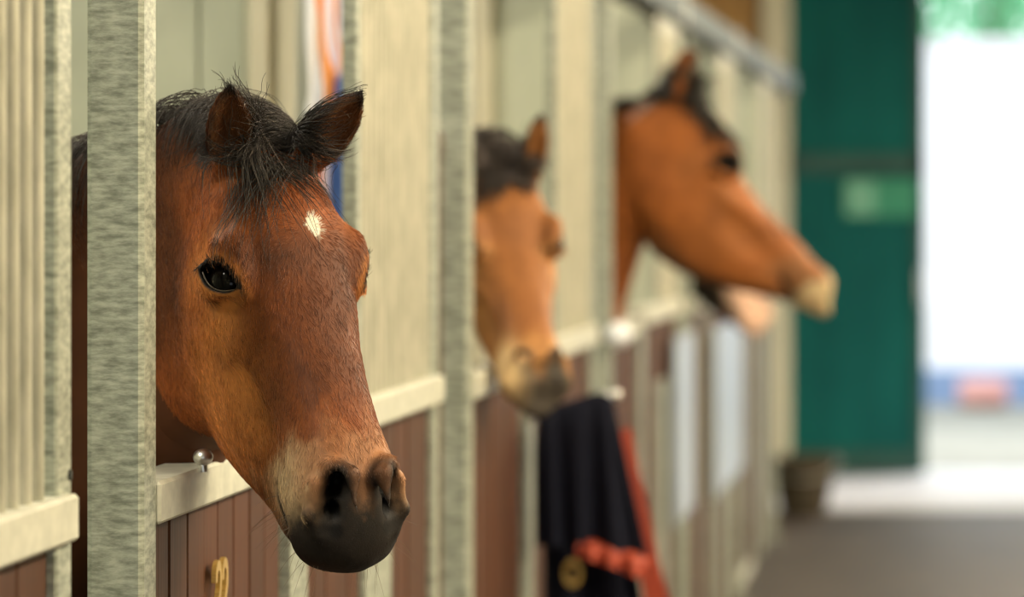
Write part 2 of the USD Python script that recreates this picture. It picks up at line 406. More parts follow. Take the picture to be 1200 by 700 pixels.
def panel(p, k):
    """grille panel over planks, from p+1.09 to p+2.77"""
    y0, y1 = p + 1.09, p + 2.769
    labels = {0: 'steel grille panel with vertical bars over brown planks, cut by the left picture edge', 1: 'blurred cream grille panel over brown planks behind the near muzzle', 2: 'blurred grille panel beside the second horse, behind the navy rug'}
    t = thing('stall_grille', labels.get(k, f'far blurred stall grille beyond the {NTH[k]} post'), 'stall grille', (FX, (y0 + y1) / 2, 0), group='stall grille panels')
    yg = p + 1.74                # the grille starts here; before it a low solid part
    obj('stile', box(-0.982, FX - 0.001, y1 - 0.072, y1, 0.03, 2.24, 0.003), M_GALV, t)
    obj('stile', box(-0.982, FX - 0.001, y0, y0 + 0.15, 0.03, 1.33, 0.003), M_GALV, t)
    obj('stile', box(-0.982, FX - 0.001, yg, yg + 0.04, 1.34, 2.24, 0.003), M_GALV, t)
    obj('stile', box(-0.982, FX + 0.0, p + 1.83, p + 2.13, 0.03, 1.1, 0.003), M_GALV, t)
    obj('middle_rail', box(FX - 0.05, FX + 0.012, y0 + 0.02, y1 - 0.022, 1.293, 1.343, 0.004), M_RAIL, t)
    obj('head_rail', box(-0.985, FX, yg, y1 - 0.072, 2.19, 2.24, 0.003), M_RAIL, t)
    planks(t, y0 + 0.15, p + 1.83, 0.05, 1.294)
    planks(t, p + 2.13, y1 - 0.072, 0.05, 1.294)
    planks(t, p + 1.83, p + 2.13, 1.1, 1.294)
    yc = y1 - 0.072 - 0.065
    while yc > yg + 0.05:
        obj('bar', cyl((-0.968, yc, 1.335), (-0.968, yc, 2.2), 0.0105, 14), M_BAR, t, smooth=40)
        yc -= 0.058
    if k == 0:
        obj('screw', cyl((FX - 0.004, y1 - 0.012, 1.362), (FX + 0.0015, y1 - 0.012, 1.362), 0.006, 10), M_GROOVE, t)
    return t


for k, p in enumerate(STALLS):
    hgt = 2.243
    t = thing('stall_post', POSTLAB[k], 'post', (FX - 0.033, p + 0.041, 0), group='steel stall posts')
    obj('post', box(FX - 0.066, FX, p, p + 0.082, 0.01, hgt, 0.006), M_GALV, t)
    obj('foot_plate', box(FX - 0.09, FX + 0.02, p - 0.02, p + 0.10, 0, 0.012, 0.002), M_GALV, t)
    if k < 6:
        panel(p, k)
        if k > 0:
            half_door(p, k)
tr = thing('track_rail', 'long dark steel rail along the tops of the stall fronts', 'rail', (FX, 13, 2.25))
obj('rail', box(FX - 0.075, FX + 0.03, 1.0, 22.9, 2.245, 2.345, 0.008), M_RAILTOP, tr)
for y in (14.0, 17.2, 20.4):
    obj('hanger', box(FX - 0.05, FX + 0.034, y, y + 0.06, 2.246, 2.355, 0.004), M_STEEL, tr)
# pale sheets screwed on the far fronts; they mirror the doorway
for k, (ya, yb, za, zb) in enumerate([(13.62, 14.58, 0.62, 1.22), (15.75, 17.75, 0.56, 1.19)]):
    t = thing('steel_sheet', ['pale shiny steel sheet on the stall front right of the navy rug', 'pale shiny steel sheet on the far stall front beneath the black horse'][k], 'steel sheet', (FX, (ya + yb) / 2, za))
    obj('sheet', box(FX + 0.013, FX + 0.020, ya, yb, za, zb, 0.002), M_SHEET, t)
    for yy in (ya + 0.01, yb - 0.04):
        obj('edge_strip', box(FX + 0.020, FX + 0.026, yy, yy + 0.03, za, zb, 0.002), M_RAIL, t)

# dark pole added in the slot in place of the second horse's neck
wp = PX(511, 300, 8.06)
t = thing('wooden_pole', 'dark brown wooden pole standing upright in the slot before the second horse', 'pole', (wp[0], wp[1], 0))
obj('shaft', cyl((wp[0], wp[1], 0.0), (wp[0], wp[1], 1.74), 0.013, 14), M_POLE, t, smooth=40)
obj('grip', lathe([(0, 1.735), (0.014, 1.735), (0.016, 1.75), (0.016, 1.775), (0.012, 1.79), (0, 1.792)], 18).apply_translation((wp[0], wp[1], 0)), M_POLE, t, smooth=40)

# white ball added on the third stall front, standing in for a metal glint
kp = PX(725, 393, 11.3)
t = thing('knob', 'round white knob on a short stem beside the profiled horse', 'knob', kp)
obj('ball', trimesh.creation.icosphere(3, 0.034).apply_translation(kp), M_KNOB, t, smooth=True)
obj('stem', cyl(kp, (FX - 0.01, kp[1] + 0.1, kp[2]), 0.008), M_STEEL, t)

# brown rubber feed bucket on the floor
bc = PX(941, 600, 22.6)
bc[2] = 0.0
t = thing('bucket', 'round dark brown feed bucket on the aisle floor before the green door', 'bucket', bc)
w_ = lathe([(0, 0.01), (0.11, 0.0), (0.122, 0.01), (0.175, 0.29), (0.19, 0.295), (0.192, 0.31), (0.18, 0.315), (0.165, 0.305), (0.115, 0.03), (0, 0.028)], 40)
obj('tub', w_.apply_translation(bc), M_RUBBER, t, smooth=40)
hp = [bc + np.array([0.19 * math.cos(a), -0.02, 0.305 - 0.10 * math.sin(a)]) + np.array([0, -0.16 * math.sin(a), 0]) for a in np.linspace(0, math.pi, 14)]
obj('handle', tube(hp, 0.005, 6), M_STEEL, t)


# ------------------------------------------------------------------ rugs
def sheet(grid, th):
    """grid (a, b, 3) of points -> closed cloth of thickness th"""
    a, b, _ = grid.shape
    du = np.gradient(grid, axis=0)
    dv = np.gradient(grid, axis=1)
    n = np.cross(du, dv)
    n /= np.linalg.norm(n, axis=2, keepdims=True) + 1e-12
    v = np.concatenate([(grid + n * th / 2).reshape(-1, 3), (grid - n * th / 2).reshape(-1, 3)])
    idx = np.arange(a * b).reshape(a, b)
    q = np.stack([idx[:-1, :-1], idx[1:, :-1], idx[1:, 1:], idx[:-1, 1:]], -1).reshape(-1, 4)
    N = a * b
    fs = [q, q[:, ::-1] + N]
    rim = np.concatenate([idx[0, :], idx[1:, -1], idx[-1, -2::-1], idx[-2:0:-1, 0]])
    r2 = np.roll(rim, -1)
    fs.append(np.stack([rim, rim + N, r2 + N, r2], -1))
    m = trimesh.Trimesh(v, np.vstack([np.vstack([f[:, [0, 1, 2]], f[:, [0, 2, 3]]]) for f in fs]), process=False)
    m.fix_normals()
    return m


def poly_grid(top, bot, d, na=40, nb=44, folds=0.012, nf=3.5, ph=0.0):
    """cloth between two pixel polylines (top and bottom edge) at depth d, with hanging folds"""
    s = np.linspace(0, 1, na)
    tp = np.array(top, float)
    bt = np.array(bot, float)
    ti = np.stack([np.interp(s, np.linspace(0, 1, len(tp)), tp[:, k]) for k in (0, 1)], 1)
    bi = np.stack([np.interp(s, np.linspace(0, 1, len(bt)), bt[:, k]) for k in (0, 1)], 1)
    t = np.linspace(0, 1, nb)[None, :, None]
    uv = ti[:, None] * (1 - t) + bi[:, None] * t
    dep = d + folds * np.sin(2 * np.pi * nf * s + ph)[:, None] * (0.3 + np.linspace(0, 1, nb))[None] + 0.03 * np.exp(-np.linspace(0, 1, nb) * 9)[None]
    return np.stack([(uv[..., 0] - VX) / F * d, dep, EYE - (uv[..., 1] - VY) / F * d], -1)


RD = 9.20
t = thing('horse_rug', 'navy blue horse rug with red-orange binding hung on the stall front', 'horse rug', PX(700, 500, RD))
obj('front_fold', sheet(poly_grid([(628, 494), (650, 478), (700, 462), (716, 468)], [(630, 640), (660, 640), (700, 652), (760, 668)], RD), 0.012), M_NAVY, t, smooth=50)
obj('hem_binding', sheet(poly_grid([(676, 632), (715, 640), (762, 656)], [(676, 652), (715, 664), (764, 684)], RD - 0.022, nb=8, folds=0.008), 0.006), M_RED, t, smooth=50)
obj('rear_fold', sheet(poly_grid([(636, 494), (660, 480), (705, 464), (716, 470)], [(638, 830), (680, 836), (740, 836), (772, 830)], RD + 0.09, nf=2.6, ph=1.0), 0.012), M_NAVY, t, smooth=50)
obj('edge_binding', sheet(poly_grid([(727, 505), (738, 503)], [(772, 830), (812, 832)], RD + 0.075, nb=40, na=8, folds=0.004), 0.006), M_RED, t, smooth=50)
bp = PX(671, 672, RD + 0.04)
ring = trimesh.creation.torus(0.016, 0.005, major_sections=24, minor_sections=8)
ring.apply_transform(trimesh.transformations.rotation_matrix(np.pi / 2, [1, 0, 0]))
ring.apply_scale([1, 1, 1.5])
obj('buckle', ring.apply_translation(bp), M_BRASS, t, smooth=40)
obj('rack_arm', tube([PX(624, 490, RD + 0.06), PX(722, 463, RD + 0.06)], 0.012, 10), M_STEEL, t)

# striped rug hung on the partition of the near horse's stall
_st = {'g': ('geometry', {}), 's': ('separate_xyz', {}), 'mr': ('map_range', {'from_min': -1.272, 'from_max': -1.128, 'clamp': True}),
       'mp': ('mapping', {'scale': (9, 9, 5)}), 'n': ('noise_texture', {'scale': 1.0, 'detail': 1.0}), 'ad': ('math', {'math_type': 'multiply_add', 'value2': 0.55, 'value3': -0.275}), 'su': ('math', {'math_type': 'add'}),
       'r': ('rgb_ramp', {'interpolate': False, 'ramp': [(0.0, (0.42, 0.43, 0.36)), (0.10, (0.85, 0.86, 0.90)), (0.30, (0.88, 0.34, 0.09)), (0.46, (0.84, 0.76, 0.88)), (0.60, (0.85, 0.38, 0.13)), (0.66, (0.70, 0.70, 0.82)), (0.74, (0.16, 0.13, 0.20)), (0.84, (0.40, 0.27, 0.20)), (0.90, (0.035, 0.09, 0.26))]}),
       'p': ('principled_bsdf', {'roughness': 0.7})}
M_STRIPE = usdkit.material(stage, '/World/Looks/striped_rug_cloth', _st, [('g.position', 's.vector'), ('s.x', 'mr.value'), ('g.position', 'mp.vector'), ('mp.vector', 'n.vector'), ('n.fac', 'ad.value1'), ('mr.result', 'su.value1'), ('ad.value', 'su.value2'), ('su.value', 'r.fac'), ('r.color', 'p.base_color')], surface='p.BSDF')
M_BLUECLOTH = mat('blue_rug_cloth', (0.035, 0.09, 0.30), (0.06, 0.13, 0.36), rough=0.7, scale=(20, 20, 20))
SD = 8.06
t = thing('striped_rug', 'bright striped orange, white and blue rug hung behind the near horse', 'horse rug', PX(385, 100, SD))
obj('cloth', sheet(poly_grid([(349, -40), (412, -40)], [(349, 275), (412, 275)], SD, na=50, folds=0.016, nf=3.2), 0.01), M_STRIPE, t, smooth=50)
obj('blue_lining', sheet(poly_grid([(392, 95), (420, 60)], [(384, 300), (420, 300)], SD - 0.05, na=24, folds=0.01, nf=1.5), 0.008), M_BLUECLOTH, t, smooth=50, label='plain blue lining of the striped rug')
obj('hanging_rail', cyl(PX(345, -40, SD + 0.01), PX(424, -40, SD + 0.01), 0.014, 12), M_STEEL, t)


# ------------------------------------------------------------------ horses
def smin(a, b, k):
    h = np.clip(0.5 + 0.5 * (b - a) / k, 0, 1)
    return b * (1 - h) + a * h - k * h * (1 - h)


def smax(a, b, k):
    return -smin(-a, -b, k)


def unit(v):
    v = np.asarray(v, float)
    return v / np.linalg.norm(v)


def ell(c, r, ax=None):
    c, r = np.asarray(c, np.float32), np.asarray(r, np.float32)

    def f(P):
        q = P - c
        if ax is not None:
            q = q @ np.asarray(ax, np.float32).T
        k0 = np.linalg.norm(q / r, axis=-1)
        k1 = np.linalg.norm(q / (r * r), axis=-1) + 1e-6
        return k0 * (k0 - 1) / k1
    f.lo, f.hi = c - r.max(), c + r.max()
    return f


def cap(a, b, ra, rb=None):
    a, b = np.asarray(a, np.float32), np.asarray(b, np.float32)
    rb = ra if rb is None else rb

    def f(P):
        ba = b - a
        h = np.clip(((P - a) @ ba) / (ba @ ba), 0, 1)
        return np.linalg.norm(P - a - h[..., None] * ba, axis=-1) - (ra + (rb - ra) * h)
    m = max(ra, rb)
    f.lo, f.hi = np.minimum(a, b) - m, np.maximum(a, b) + m
    return f


class Field:
    def __init__(s, lo, hi, h):
        s.lo, s.h = np.asarray(lo, float), h
        s.n = np.ceil((np.asarray(hi, float) - s.lo) / h).astype(int) + 1
        s.ax = [(s.lo[k] + h * np.arange(s.n[k])).astype(np.float32) for k in range(3)]
        s.F = np.full(s.n, 1.0, np.float32)

    def block(s, lo, hi):
        a = np.clip(np.floor((np.asarray(lo) - s.lo) / s.h).astype(int), 0, s.n)
        b = np.clip(np.ceil((np.asarray(hi) - s.lo) / s.h).astype(int) + 1, 0, s.n)
        sl = tuple(slice(a[k], b[k]) for k in range(3))
        if min(b - a) <= 0:
            return sl, None
        return sl, np.stack(np.meshgrid(*[s.ax[k][sl[k]] for k in range(3)], indexing='ij'), -1)

    def add(s, f, k=0.01, lo=None, hi=None):
        m = max(k, s.h * 2) + 0.02
        sl, P = s.block((f.lo if lo is None else lo) - m, (f.hi if hi is None else hi) + m)
        if P is not None:
            s.F[sl] = smin(s.F[sl], f(P).astype(np.float32), k)

    def cut(s, f, k=0.004, lo=None, hi=None):
        m = max(k, s.h * 2) + 0.01
        sl, P = s.block((f.lo if lo is None else lo) - m, (f.hi if hi is None else hi) + m)
        if P is not None:
            s.F[sl] = smax(s.F[sl], -f(P).astype(np.float32), k)

    def mesh(s):
        F_ = s.F.copy()
        for k in range(3):
            sl = [slice(None)] * 3
            for e in (0, -1):
                sl[k] = e
                F_[tuple(sl)] = np.maximum(F_[tuple(sl)], s.h * 0.5)
        return surface_nets(F_, s.lo, s.h)

    def value(s, P):
        return map_coordinates(s.F, ((np.asarray(P) - s.lo) / s.h).T, order=1, mode='nearest')

    def grad(s, P):
        e = s.h
        g = np.stack([s.value(P + np.eye(3)[k] * e) - s.value(P - np.eye(3)[k] * e) for k in range(3)], -1)
        return g / (np.linalg.norm(g, axis=-1, keepdims=True) + 1e-9)


def surface_nets(F_, lo, h):
    nx, ny, nz = F_.shape
    ins = F_ < 0
    cs = np.zeros((nx - 1, ny - 1, nz - 1), np.int8)
    for o in np.ndindex(2, 2, 2):
        cs += ins[o[0]:nx - 1 + o[0], o[1]:ny - 1 + o[1], o[2]:nz - 1 + o[2]]
    act = (cs > 0) & (cs < 8)
    cell = np.argwhere(act)
    idx = np.full(act.shape, -1, np.int64)
    idx[act] = np.arange(len(cell))
    acc = np.zeros((len(cell), 3))
    cnt = np.zeros(len(cell))
    corners = list(np.ndindex(2, 2, 2))
    for a in corners:
        for k in range(3):
            if a[k] == 0:
                b = list(a)
                b[k] = 1
                fa = F_[tuple((cell + a).T)]
                fb = F_[tuple((cell + b).T)]
                x = (fa < 0) != (fb < 0)
                t = fa[x] / (fa[x] - fb[x])
                p = np.tile(np.array(a, float), (x.sum(), 1))
                p[:, k] = t
                acc[x] += p
                cnt[x] += 1
    V = lo + h * (cell + acc / cnt[:, None])
    quads = []
    for k in range(3):
        sl0 = [slice(1, -1)] * 3
        sl1 = [slice(1, -1)] * 3
        sl0[k] = slice(0, -1)
        sl1[k] = slice(1, None)
        e0, e1 = ins[tuple(sl0)], ins[tuple(sl1)]
        x = np.argwhere(e0 != e1)
        o = np.ones(3, int)
        o[k] = 0
        x0 = x + o
        flip = e0[tuple(x.T)]
        i, j = (k + 1) % 3, (k + 2) % 3
        di, dj = np.eye(3, dtype=int)[i], np.eye(3, dtype=int)[j]
        q = np.stack([idx[tuple((x0 - di - dj).T)], idx[tuple((x0 - dj).T)], idx[tuple(x0.T)], idx[tuple((x0 - di).T)]], 1)
        q[~flip] = q[~flip][:, ::-1]
        quads.append(q)
    q = np.vstack(quads)
    f = np.vstack([q[:, [0, 1, 2]], q[:, [0, 2, 3]]])
    return V, f


def taubin(v, f, it=8, lam=0.5, nu=0.53):
    from scipy.sparse import coo_matrix
    e = np.vstack([f[:, [0, 1]], f[:, [1, 2]], f[:, [2, 0]]])
    e = np.vstack([e, e[:, ::-1]])
    A = coo_matrix((np.ones(len(e)), (e[:, 0], e[:, 1])), shape=(len(v), len(v))).tocsr()
    A.data[:] = 1
    d = np.asarray(A.sum(1)).ravel()
    d[d == 0] = 1
    for _ in range(it):
        for l in (lam, -nu):
            v = v + l * ((A @ v) / d[:, None] - v)
    return v


def vnormals(v, f):
    n = np.zeros_like(v)
    c = np.cross(v[f[:, 1]] - v[f[:, 0]], v[f[:, 2]] - v[f[:, 0]])
    for k in range(3):
        np.add.at(n, f[:, k], c)
    return n / (np.linalg.norm(n, axis=1, keepdims=True) + 1e-12)


# head stations: u, dorsal v, ventral v, half widths at s = .04 .15 .30 .50 .70 .88 .97
HS = np.array([
    (-0.10, -0.095, -0.190, .026, .045, .056, .062, .060, .045, .025),
    (-0.03, -0.050, -0.205, .033, .056, .066, .070, .066, .048, .028),
    (0.03, -0.013, -0.230, .038, .062, .073, .075, .072, .052, .028),
    (0.08, 0.005, -0.255, .047, .074, .084, .080, .074, .053, .028),
    (0.12, 0.012, -0.280, .054, .084, .092, .084, .076, .054, .028),
    (0.17, 0.010, -0.305, .060, .090, .096, .086, .078, .055, .028),
    (0.23, 0.005, -0.328, .055, .078, .086, .084, .075, .052, .027),
    (0.29, 0.002, -0.318, .048, .066, .076, .076, .067, .047, .026),
    (0.35, 0.001, -0.286, .042, .057, .067, .067, .059, .043, .025),
    (0.41, 0.000, -0.240, .039, .054, .062, .062, .055, .041, .025),
    (0.46, -0.002, -0.200, .040, .058, .067, .066, .058, .045, .028),
    (0.505, -0.007, -0.172, .044, .064, .073, .071, .061, .048, .030),
    (0.545, -0.018, -0.160, .042, .061, .070, .068, .058, .046, .030),
    (0.590, -0.030, -0.148, .038, .056, .064, .062, .054, .043, .028)])
_SF = np.array([.04, .15, .30, .50, .70, .88, .97])
_TH = np.linspace(0, np.pi, 41)
_VC = PchipInterpolator(HS[:, 0], (HS[:, 1] + HS[:, 2]) / 2)


def _polar(jaw):
    R = []
    for st in HS:
        vd, vv = st[1], st[2]
        vv = vv + (0.060 * min(max((st[0] - 0.12) / 0.2, 0), 1) if jaw > 1 else 0)
        vv = vv + min(jaw, 1) * 0.045 * np.exp(-((st[0] - 0.22) / 0.13) ** 2)
        vc = (vd + vv) / 2
        v = np.concatenate([[vd], vd + (vv - vd) * _SF, [vv]])
        w = np.concatenate([[0], st[3:], [0]])
        # dense smooth contour
        tt = np.concatenate([[0], np.cumsum(np.hypot(np.diff(v), np.diff(w)))])
        vv_ = PchipInterpolator(tt, v)(np.linspace(0, tt[-1], 200))
        ww_ = PchipInterpolator(tt, w)(np.linspace(0, tt[-1], 200))
        th = np.arctan2(ww_, vv_ - vc)
        o = np.argsort(th)
        r = np.interp(_TH, th[o], np.hypot(ww_, vv_ - vc)[o])
        for _ in range(2):
            rp = np.concatenate([[r[1]], r, [r[-2]]])
            r = 0.25 * rp[:-2] + 0.5 * rp[1:-1] + 0.25 * rp[2:]
        R.append(r)
    return RectBivariateSpline(HS[:, 0], _TH, np.array(R), kx=3, ky=3)


_RS = [_polar(0.0), _polar(1.0), _polar(2.0)]
_JAW = 0
_STEEP = False
U_END, U_CAP = 0.589, 0.445


def head_r(u, v, w):
    uu = np.clip(u, HS[0, 0], HS[-1, 0])
    th = np.arctan2(np.abs(w), v - _VC(uu))
    R = _RS[_JAW].ev(uu, th)
    x = np.clip((u - U_CAP) / (U_END - U_CAP), 0, 1)
    R = R * np.sqrt(np.maximum(1 - x ** 2.35, 0))
    return np.hypot(w, v - _VC(uu)), R


MOUTH_A, MOUTH_B = np.array([0.446, -0.120]), np.array([0.60, -0.150])


def eye_frame(s):
    E = np.array([0.188, -0.050, 0.0945 * s])
    n = unit([0.05, 0.54, 0.84 * s])
    a = np.array([0.64, 0.66, 0.0])
    a = unit(a - n * (a @ n))
    b = np.cross(n, a) * s
    if b @ np.array([-0.5, 1, 0]) < 0:
        b = -b
    return E, n, a, b


def lens(s, grow=0.0, L=0.0345, ht=0.0185, hb=0.0145):
    E, n, a, b = eye_frame(s)

    def f(P):
        q = P - E.astype(np.float32)
        x, y, z = q @ a.astype(np.float32), q @ b.astype(np.float32), q @ n.astype(np.float32)
        x = x + 0.002
        Rt, Rb = (L * L + ht * ht) / (2 * ht), (L * L + hb * hb) / (2 * hb)
        d = np.maximum(np.hypot(x, y + (Rt - ht)) - Rt, np.hypot(x, y - (Rb - hb)) - Rb) - grow
        return np.maximum(d, -(z + 0.026))
    f.lo, f.hi = E - 0.045, E + 0.045
    return f, (lambda P: f(P) * 1.0)


def build_head(h, ears):
    """ears: for each side (base, tip, width, facing) in head space"""
    fld = Field((-0.20, -0.42, -0.215), (0.61, 0.19, 0.215), h)
    sl, P = fld.block((-0.12, -0.365, -0.13), (0.61, 0.05, 0.13))
    r, R = head_r(P[..., 0], P[..., 1], P[..., 2])
    G = (r - R).astype(np.float32)
    g = np.gradient(G, h)
    gm = np.sqrt(g[0] ** 2 + g[1] ** 2 + g[2] ** 2)
    G = G / np.clip(gm, 0.8, 6)
    G = np.maximum(G, -(P[..., 0] + (0.02 if _STEEP else 0.105)))
    fld.F[sl] = np.minimum(fld.F[sl], G)
    for s in (1, -1):
        S = np.array([1, 1, s])
        E, n, a, b = eye_frame(s)
        # brow, cheek, crest
        fld.add(ell(np.array([0.165, -0.032, 0.083]) * S, (0.048, 0.026, 0.020)), 0.02)
        fld.add(ell(E - n * 0.006, (0.044, 0.032, 0.016), np.stack([a, b, n])), 0.016)
        fld.add(cap(np.array([0.225, -0.095, 0.078]) * S, np.array([0.345, -0.082, 0.057]) * S, 0.011, 0.006), 0.022)
        fld.add(ell(np.array([0.155, -0.165, 0.052]) * S, (0.085, 0.085, 0.034)), 0.03)
        fld.cut(ell(np.array([0.105, -0.024, 0.092]) * S, (0.030, 0.020, 0.012)), 0.02)
        fld.cut(ell(np.array([0.235, -0.062, 0.098]) * S, (0.030, 0.020, 0.014)), 0.02)
        fld.cut(ell(np.array([0.36, -0.115, 0.084]) * S, (0.075, 0.035, 0.024)), 0.03)
        # lids
        lf, _ = lens(s)
        t_ = np.linspace(-1, 1, 9)
        for j in range(8):
            pu = [E + a * (0.0355 * x) + b * (0.0200 * (1 - x * x)) + n * (0.0045 - 0.004 * x * x) for x in t_[j:j + 2]]
            pl = [E + a * (0.0355 * x) - b * (0.0170 * (1 - x * x)) + n * (0.001 - 0.003 * x * x) for x in t_[j:j + 2]]
            fld.add(cap(pu[0], pu[1], 0.0052), 0.006)
            fld.add(cap(pl[0], pl[1], 0.0042), 0.006)
            # fold above the upper lid
            qu = [E + a * (0.040 * x) + b * (0.0290 * (1 - 0.8 * x * x)) + n * (0.001 - 0.006 * x * x) for x in t_[j:j + 2]]
            fld.cut(cap(qu[0], qu[1], 0.0030), 0.006)
        fld.cut(lf, 0.003)
        # nostril
        rim = [np.array(q) * S for q in ((0.487, -0.01, 0.039), (0.497, -0.03, 0.055), (0.528, -0.052, 0.065), (0.548, -0.066, 0.054))]
        for j in range(0 if _STEEP else 3):
            fld.add(cap(rim[j], rim[j + 1], 0.0075 - 0.001 * j, 0.0065 - 0.0015 * j), 0.014)
        rim2 = [np.array(q) * S for q in ((0.485, -0.006, 0.035), (0.503, 0.004, 0.023), (0.541, -0.006, 0.023), (0.573, -0.034, 0.033))]
        for j in range(0 if _STEEP else 2):
            fld.add(cap(rim2[j], rim2[j + 1], 0.0045, 0.0045 - 0.002 * j), 0.024)
        hole = [np.array(q) * S for q in ((0.503, -0.008, 0.035), (0.517, -0.016, 0.041), (0.536, -0.028, 0.046), (0.555, -0.044, 0.046))]
        inn = np.array([-0.034, -0.012, -0.018]) * S
        for j in range(3):
            fld.cut(cap(hole[j], hole[j + 1], (0.0095, 0.0135, 0.0150)[j], (0.0135, 0.0150, 0.0115)[j]), 0.011)
            m_ = (hole[j] + hole[j + 1]) / 2
            fld.cut(cap(m_ + np.array([0, 0, 0.002]) * S, m_ + inn, 0.011, 0.007), 0.006)
        # upper lip fullness and chin
        fld.add(ell(np.array([0.534 - 0.02 * (_JAW > 1), -0.098 + 0.03 * (_JAW > 1), 0.028]) * S, (0.040, 0.040, 0.040)), 0.02)
    if _JAW < 2:
        fld.add(ell((0.490, -0.160, 0), (0.034, 0.018, 0.036)), 0.03)
    # mouth line
    sl, P = fld.block((0.43, -0.20, -0.11), (0.61, -0.10, 0.11))
    r, R = head_r(P[..., 0], P[..., 1], P[..., 2])
    d = MOUTH_B - MOUTH_A
    t = np.clip(((P[..., 0] - MOUTH_A[0]) * d[0] + (P[..., 1] - MOUTH_A[1]) * d[1]) / (d @ d), 0, 1)
    curve = 0.010 * np.sin(np.pi * t) * (1 - t)
    ld = np.hypot(P[..., 0] - MOUTH_A[0] - t * d[0], P[..., 1] - MOUTH_A[1] - t * d[1] - curve)
    ld = ld + 0.02 * ramp(P[..., 0], 0.51, 0.54)
    C = np.maximum(ld - max(0.0028, h * 0.55), (fld.F[sl] * -1) - 0.011)
    fld.F[sl] = smax(fld.F[sl], -C.astype(np.float32), 0.004)
    # ears
    for (B, Tp, wd, face) in ears:
        B, Tp = np.array(B), np.array(Tp)
        ax = unit(Tp - B)
        L = np.linalg.norm(Tp - B)
        fz = unit(np.array(face) - ax * (np.array(face) @ ax))
        sx = np.cross(ax, fz)

        def ear(P, inner):
            q = P - B.astype(np.float32)
            t = (q @ ax.astype(np.float32)) / L
            tc = np.clip(t, -0.25, 1.0)
            # width profile: round base, widest at 40 %, pointed and slightly hooked tip
            prof = np.interp(tc, [-0.25, 0, 0.2, 0.4, 0.6, 0.78, 0.9, 0.97, 1.0], [0.62, 0.80, 0.98, 1.0, 0.88, 0.62, 0.36, 0.16, 0.03]) * wd
            bend = 0.10 * L * tc ** 2 * 0.3
            x = q @ sx.astype(np.float32)
            y = q @ fz.astype(np.float32) - bend
            over = np.maximum(np.abs(t - tc) * L, 0)
            if not inner:
                dd = np.hypot(x, y / 0.80) - prof
                return np.hypot(np.maximum(dd, 0), over) + np.minimum(dd, 0)
            pi = np.maximum(prof - np.maximum(0.0062, 1.6 * h), 0) * np.clip((tc + 0.02) / 0.2, 0, 1)
            return np.hypot(x, (y - 0.55 * prof) / 1.05) - pi
        f = lambda P: np.maximum(ear(P, False), -ear(P, True))
        f.lo, f.hi = np.minimum(B, Tp) - wd * 1.3, np.maximum(B, Tp) + wd * 1.3
        fld.add(f, 0.010)
    return fld


def pose(A, al, ro, px):
    c = unit([-(px - VX) / F, -1, 0])
    a = np.radians(A)
    hd = np.array([c[0] * np.cos(a) - c[1] * np.sin(a), c[0] * np.sin(a) + c[1] * np.cos(a), 0])
    z = np.array([0, 0, 1.0])
    al, r = np.radians(al), np.radians(ro)
    u = np.sin(al) * hd - np.cos(al) * z
    v = np.cos(al) * hd + np.sin(al) * z
    w = np.cross(hd, z)
    rot = lambda x: x * np.cos(r) + np.cross(c, x) * np.sin(r) + c * (c @ x) * (1 - np.cos(r))
    return np.stack([rot(u), rot(v), rot(w)])


def ramp(x, a, b):
    t = np.clip((x - a) / (b - a), 0, 1)
    return t * t * (3 - 2 * t)


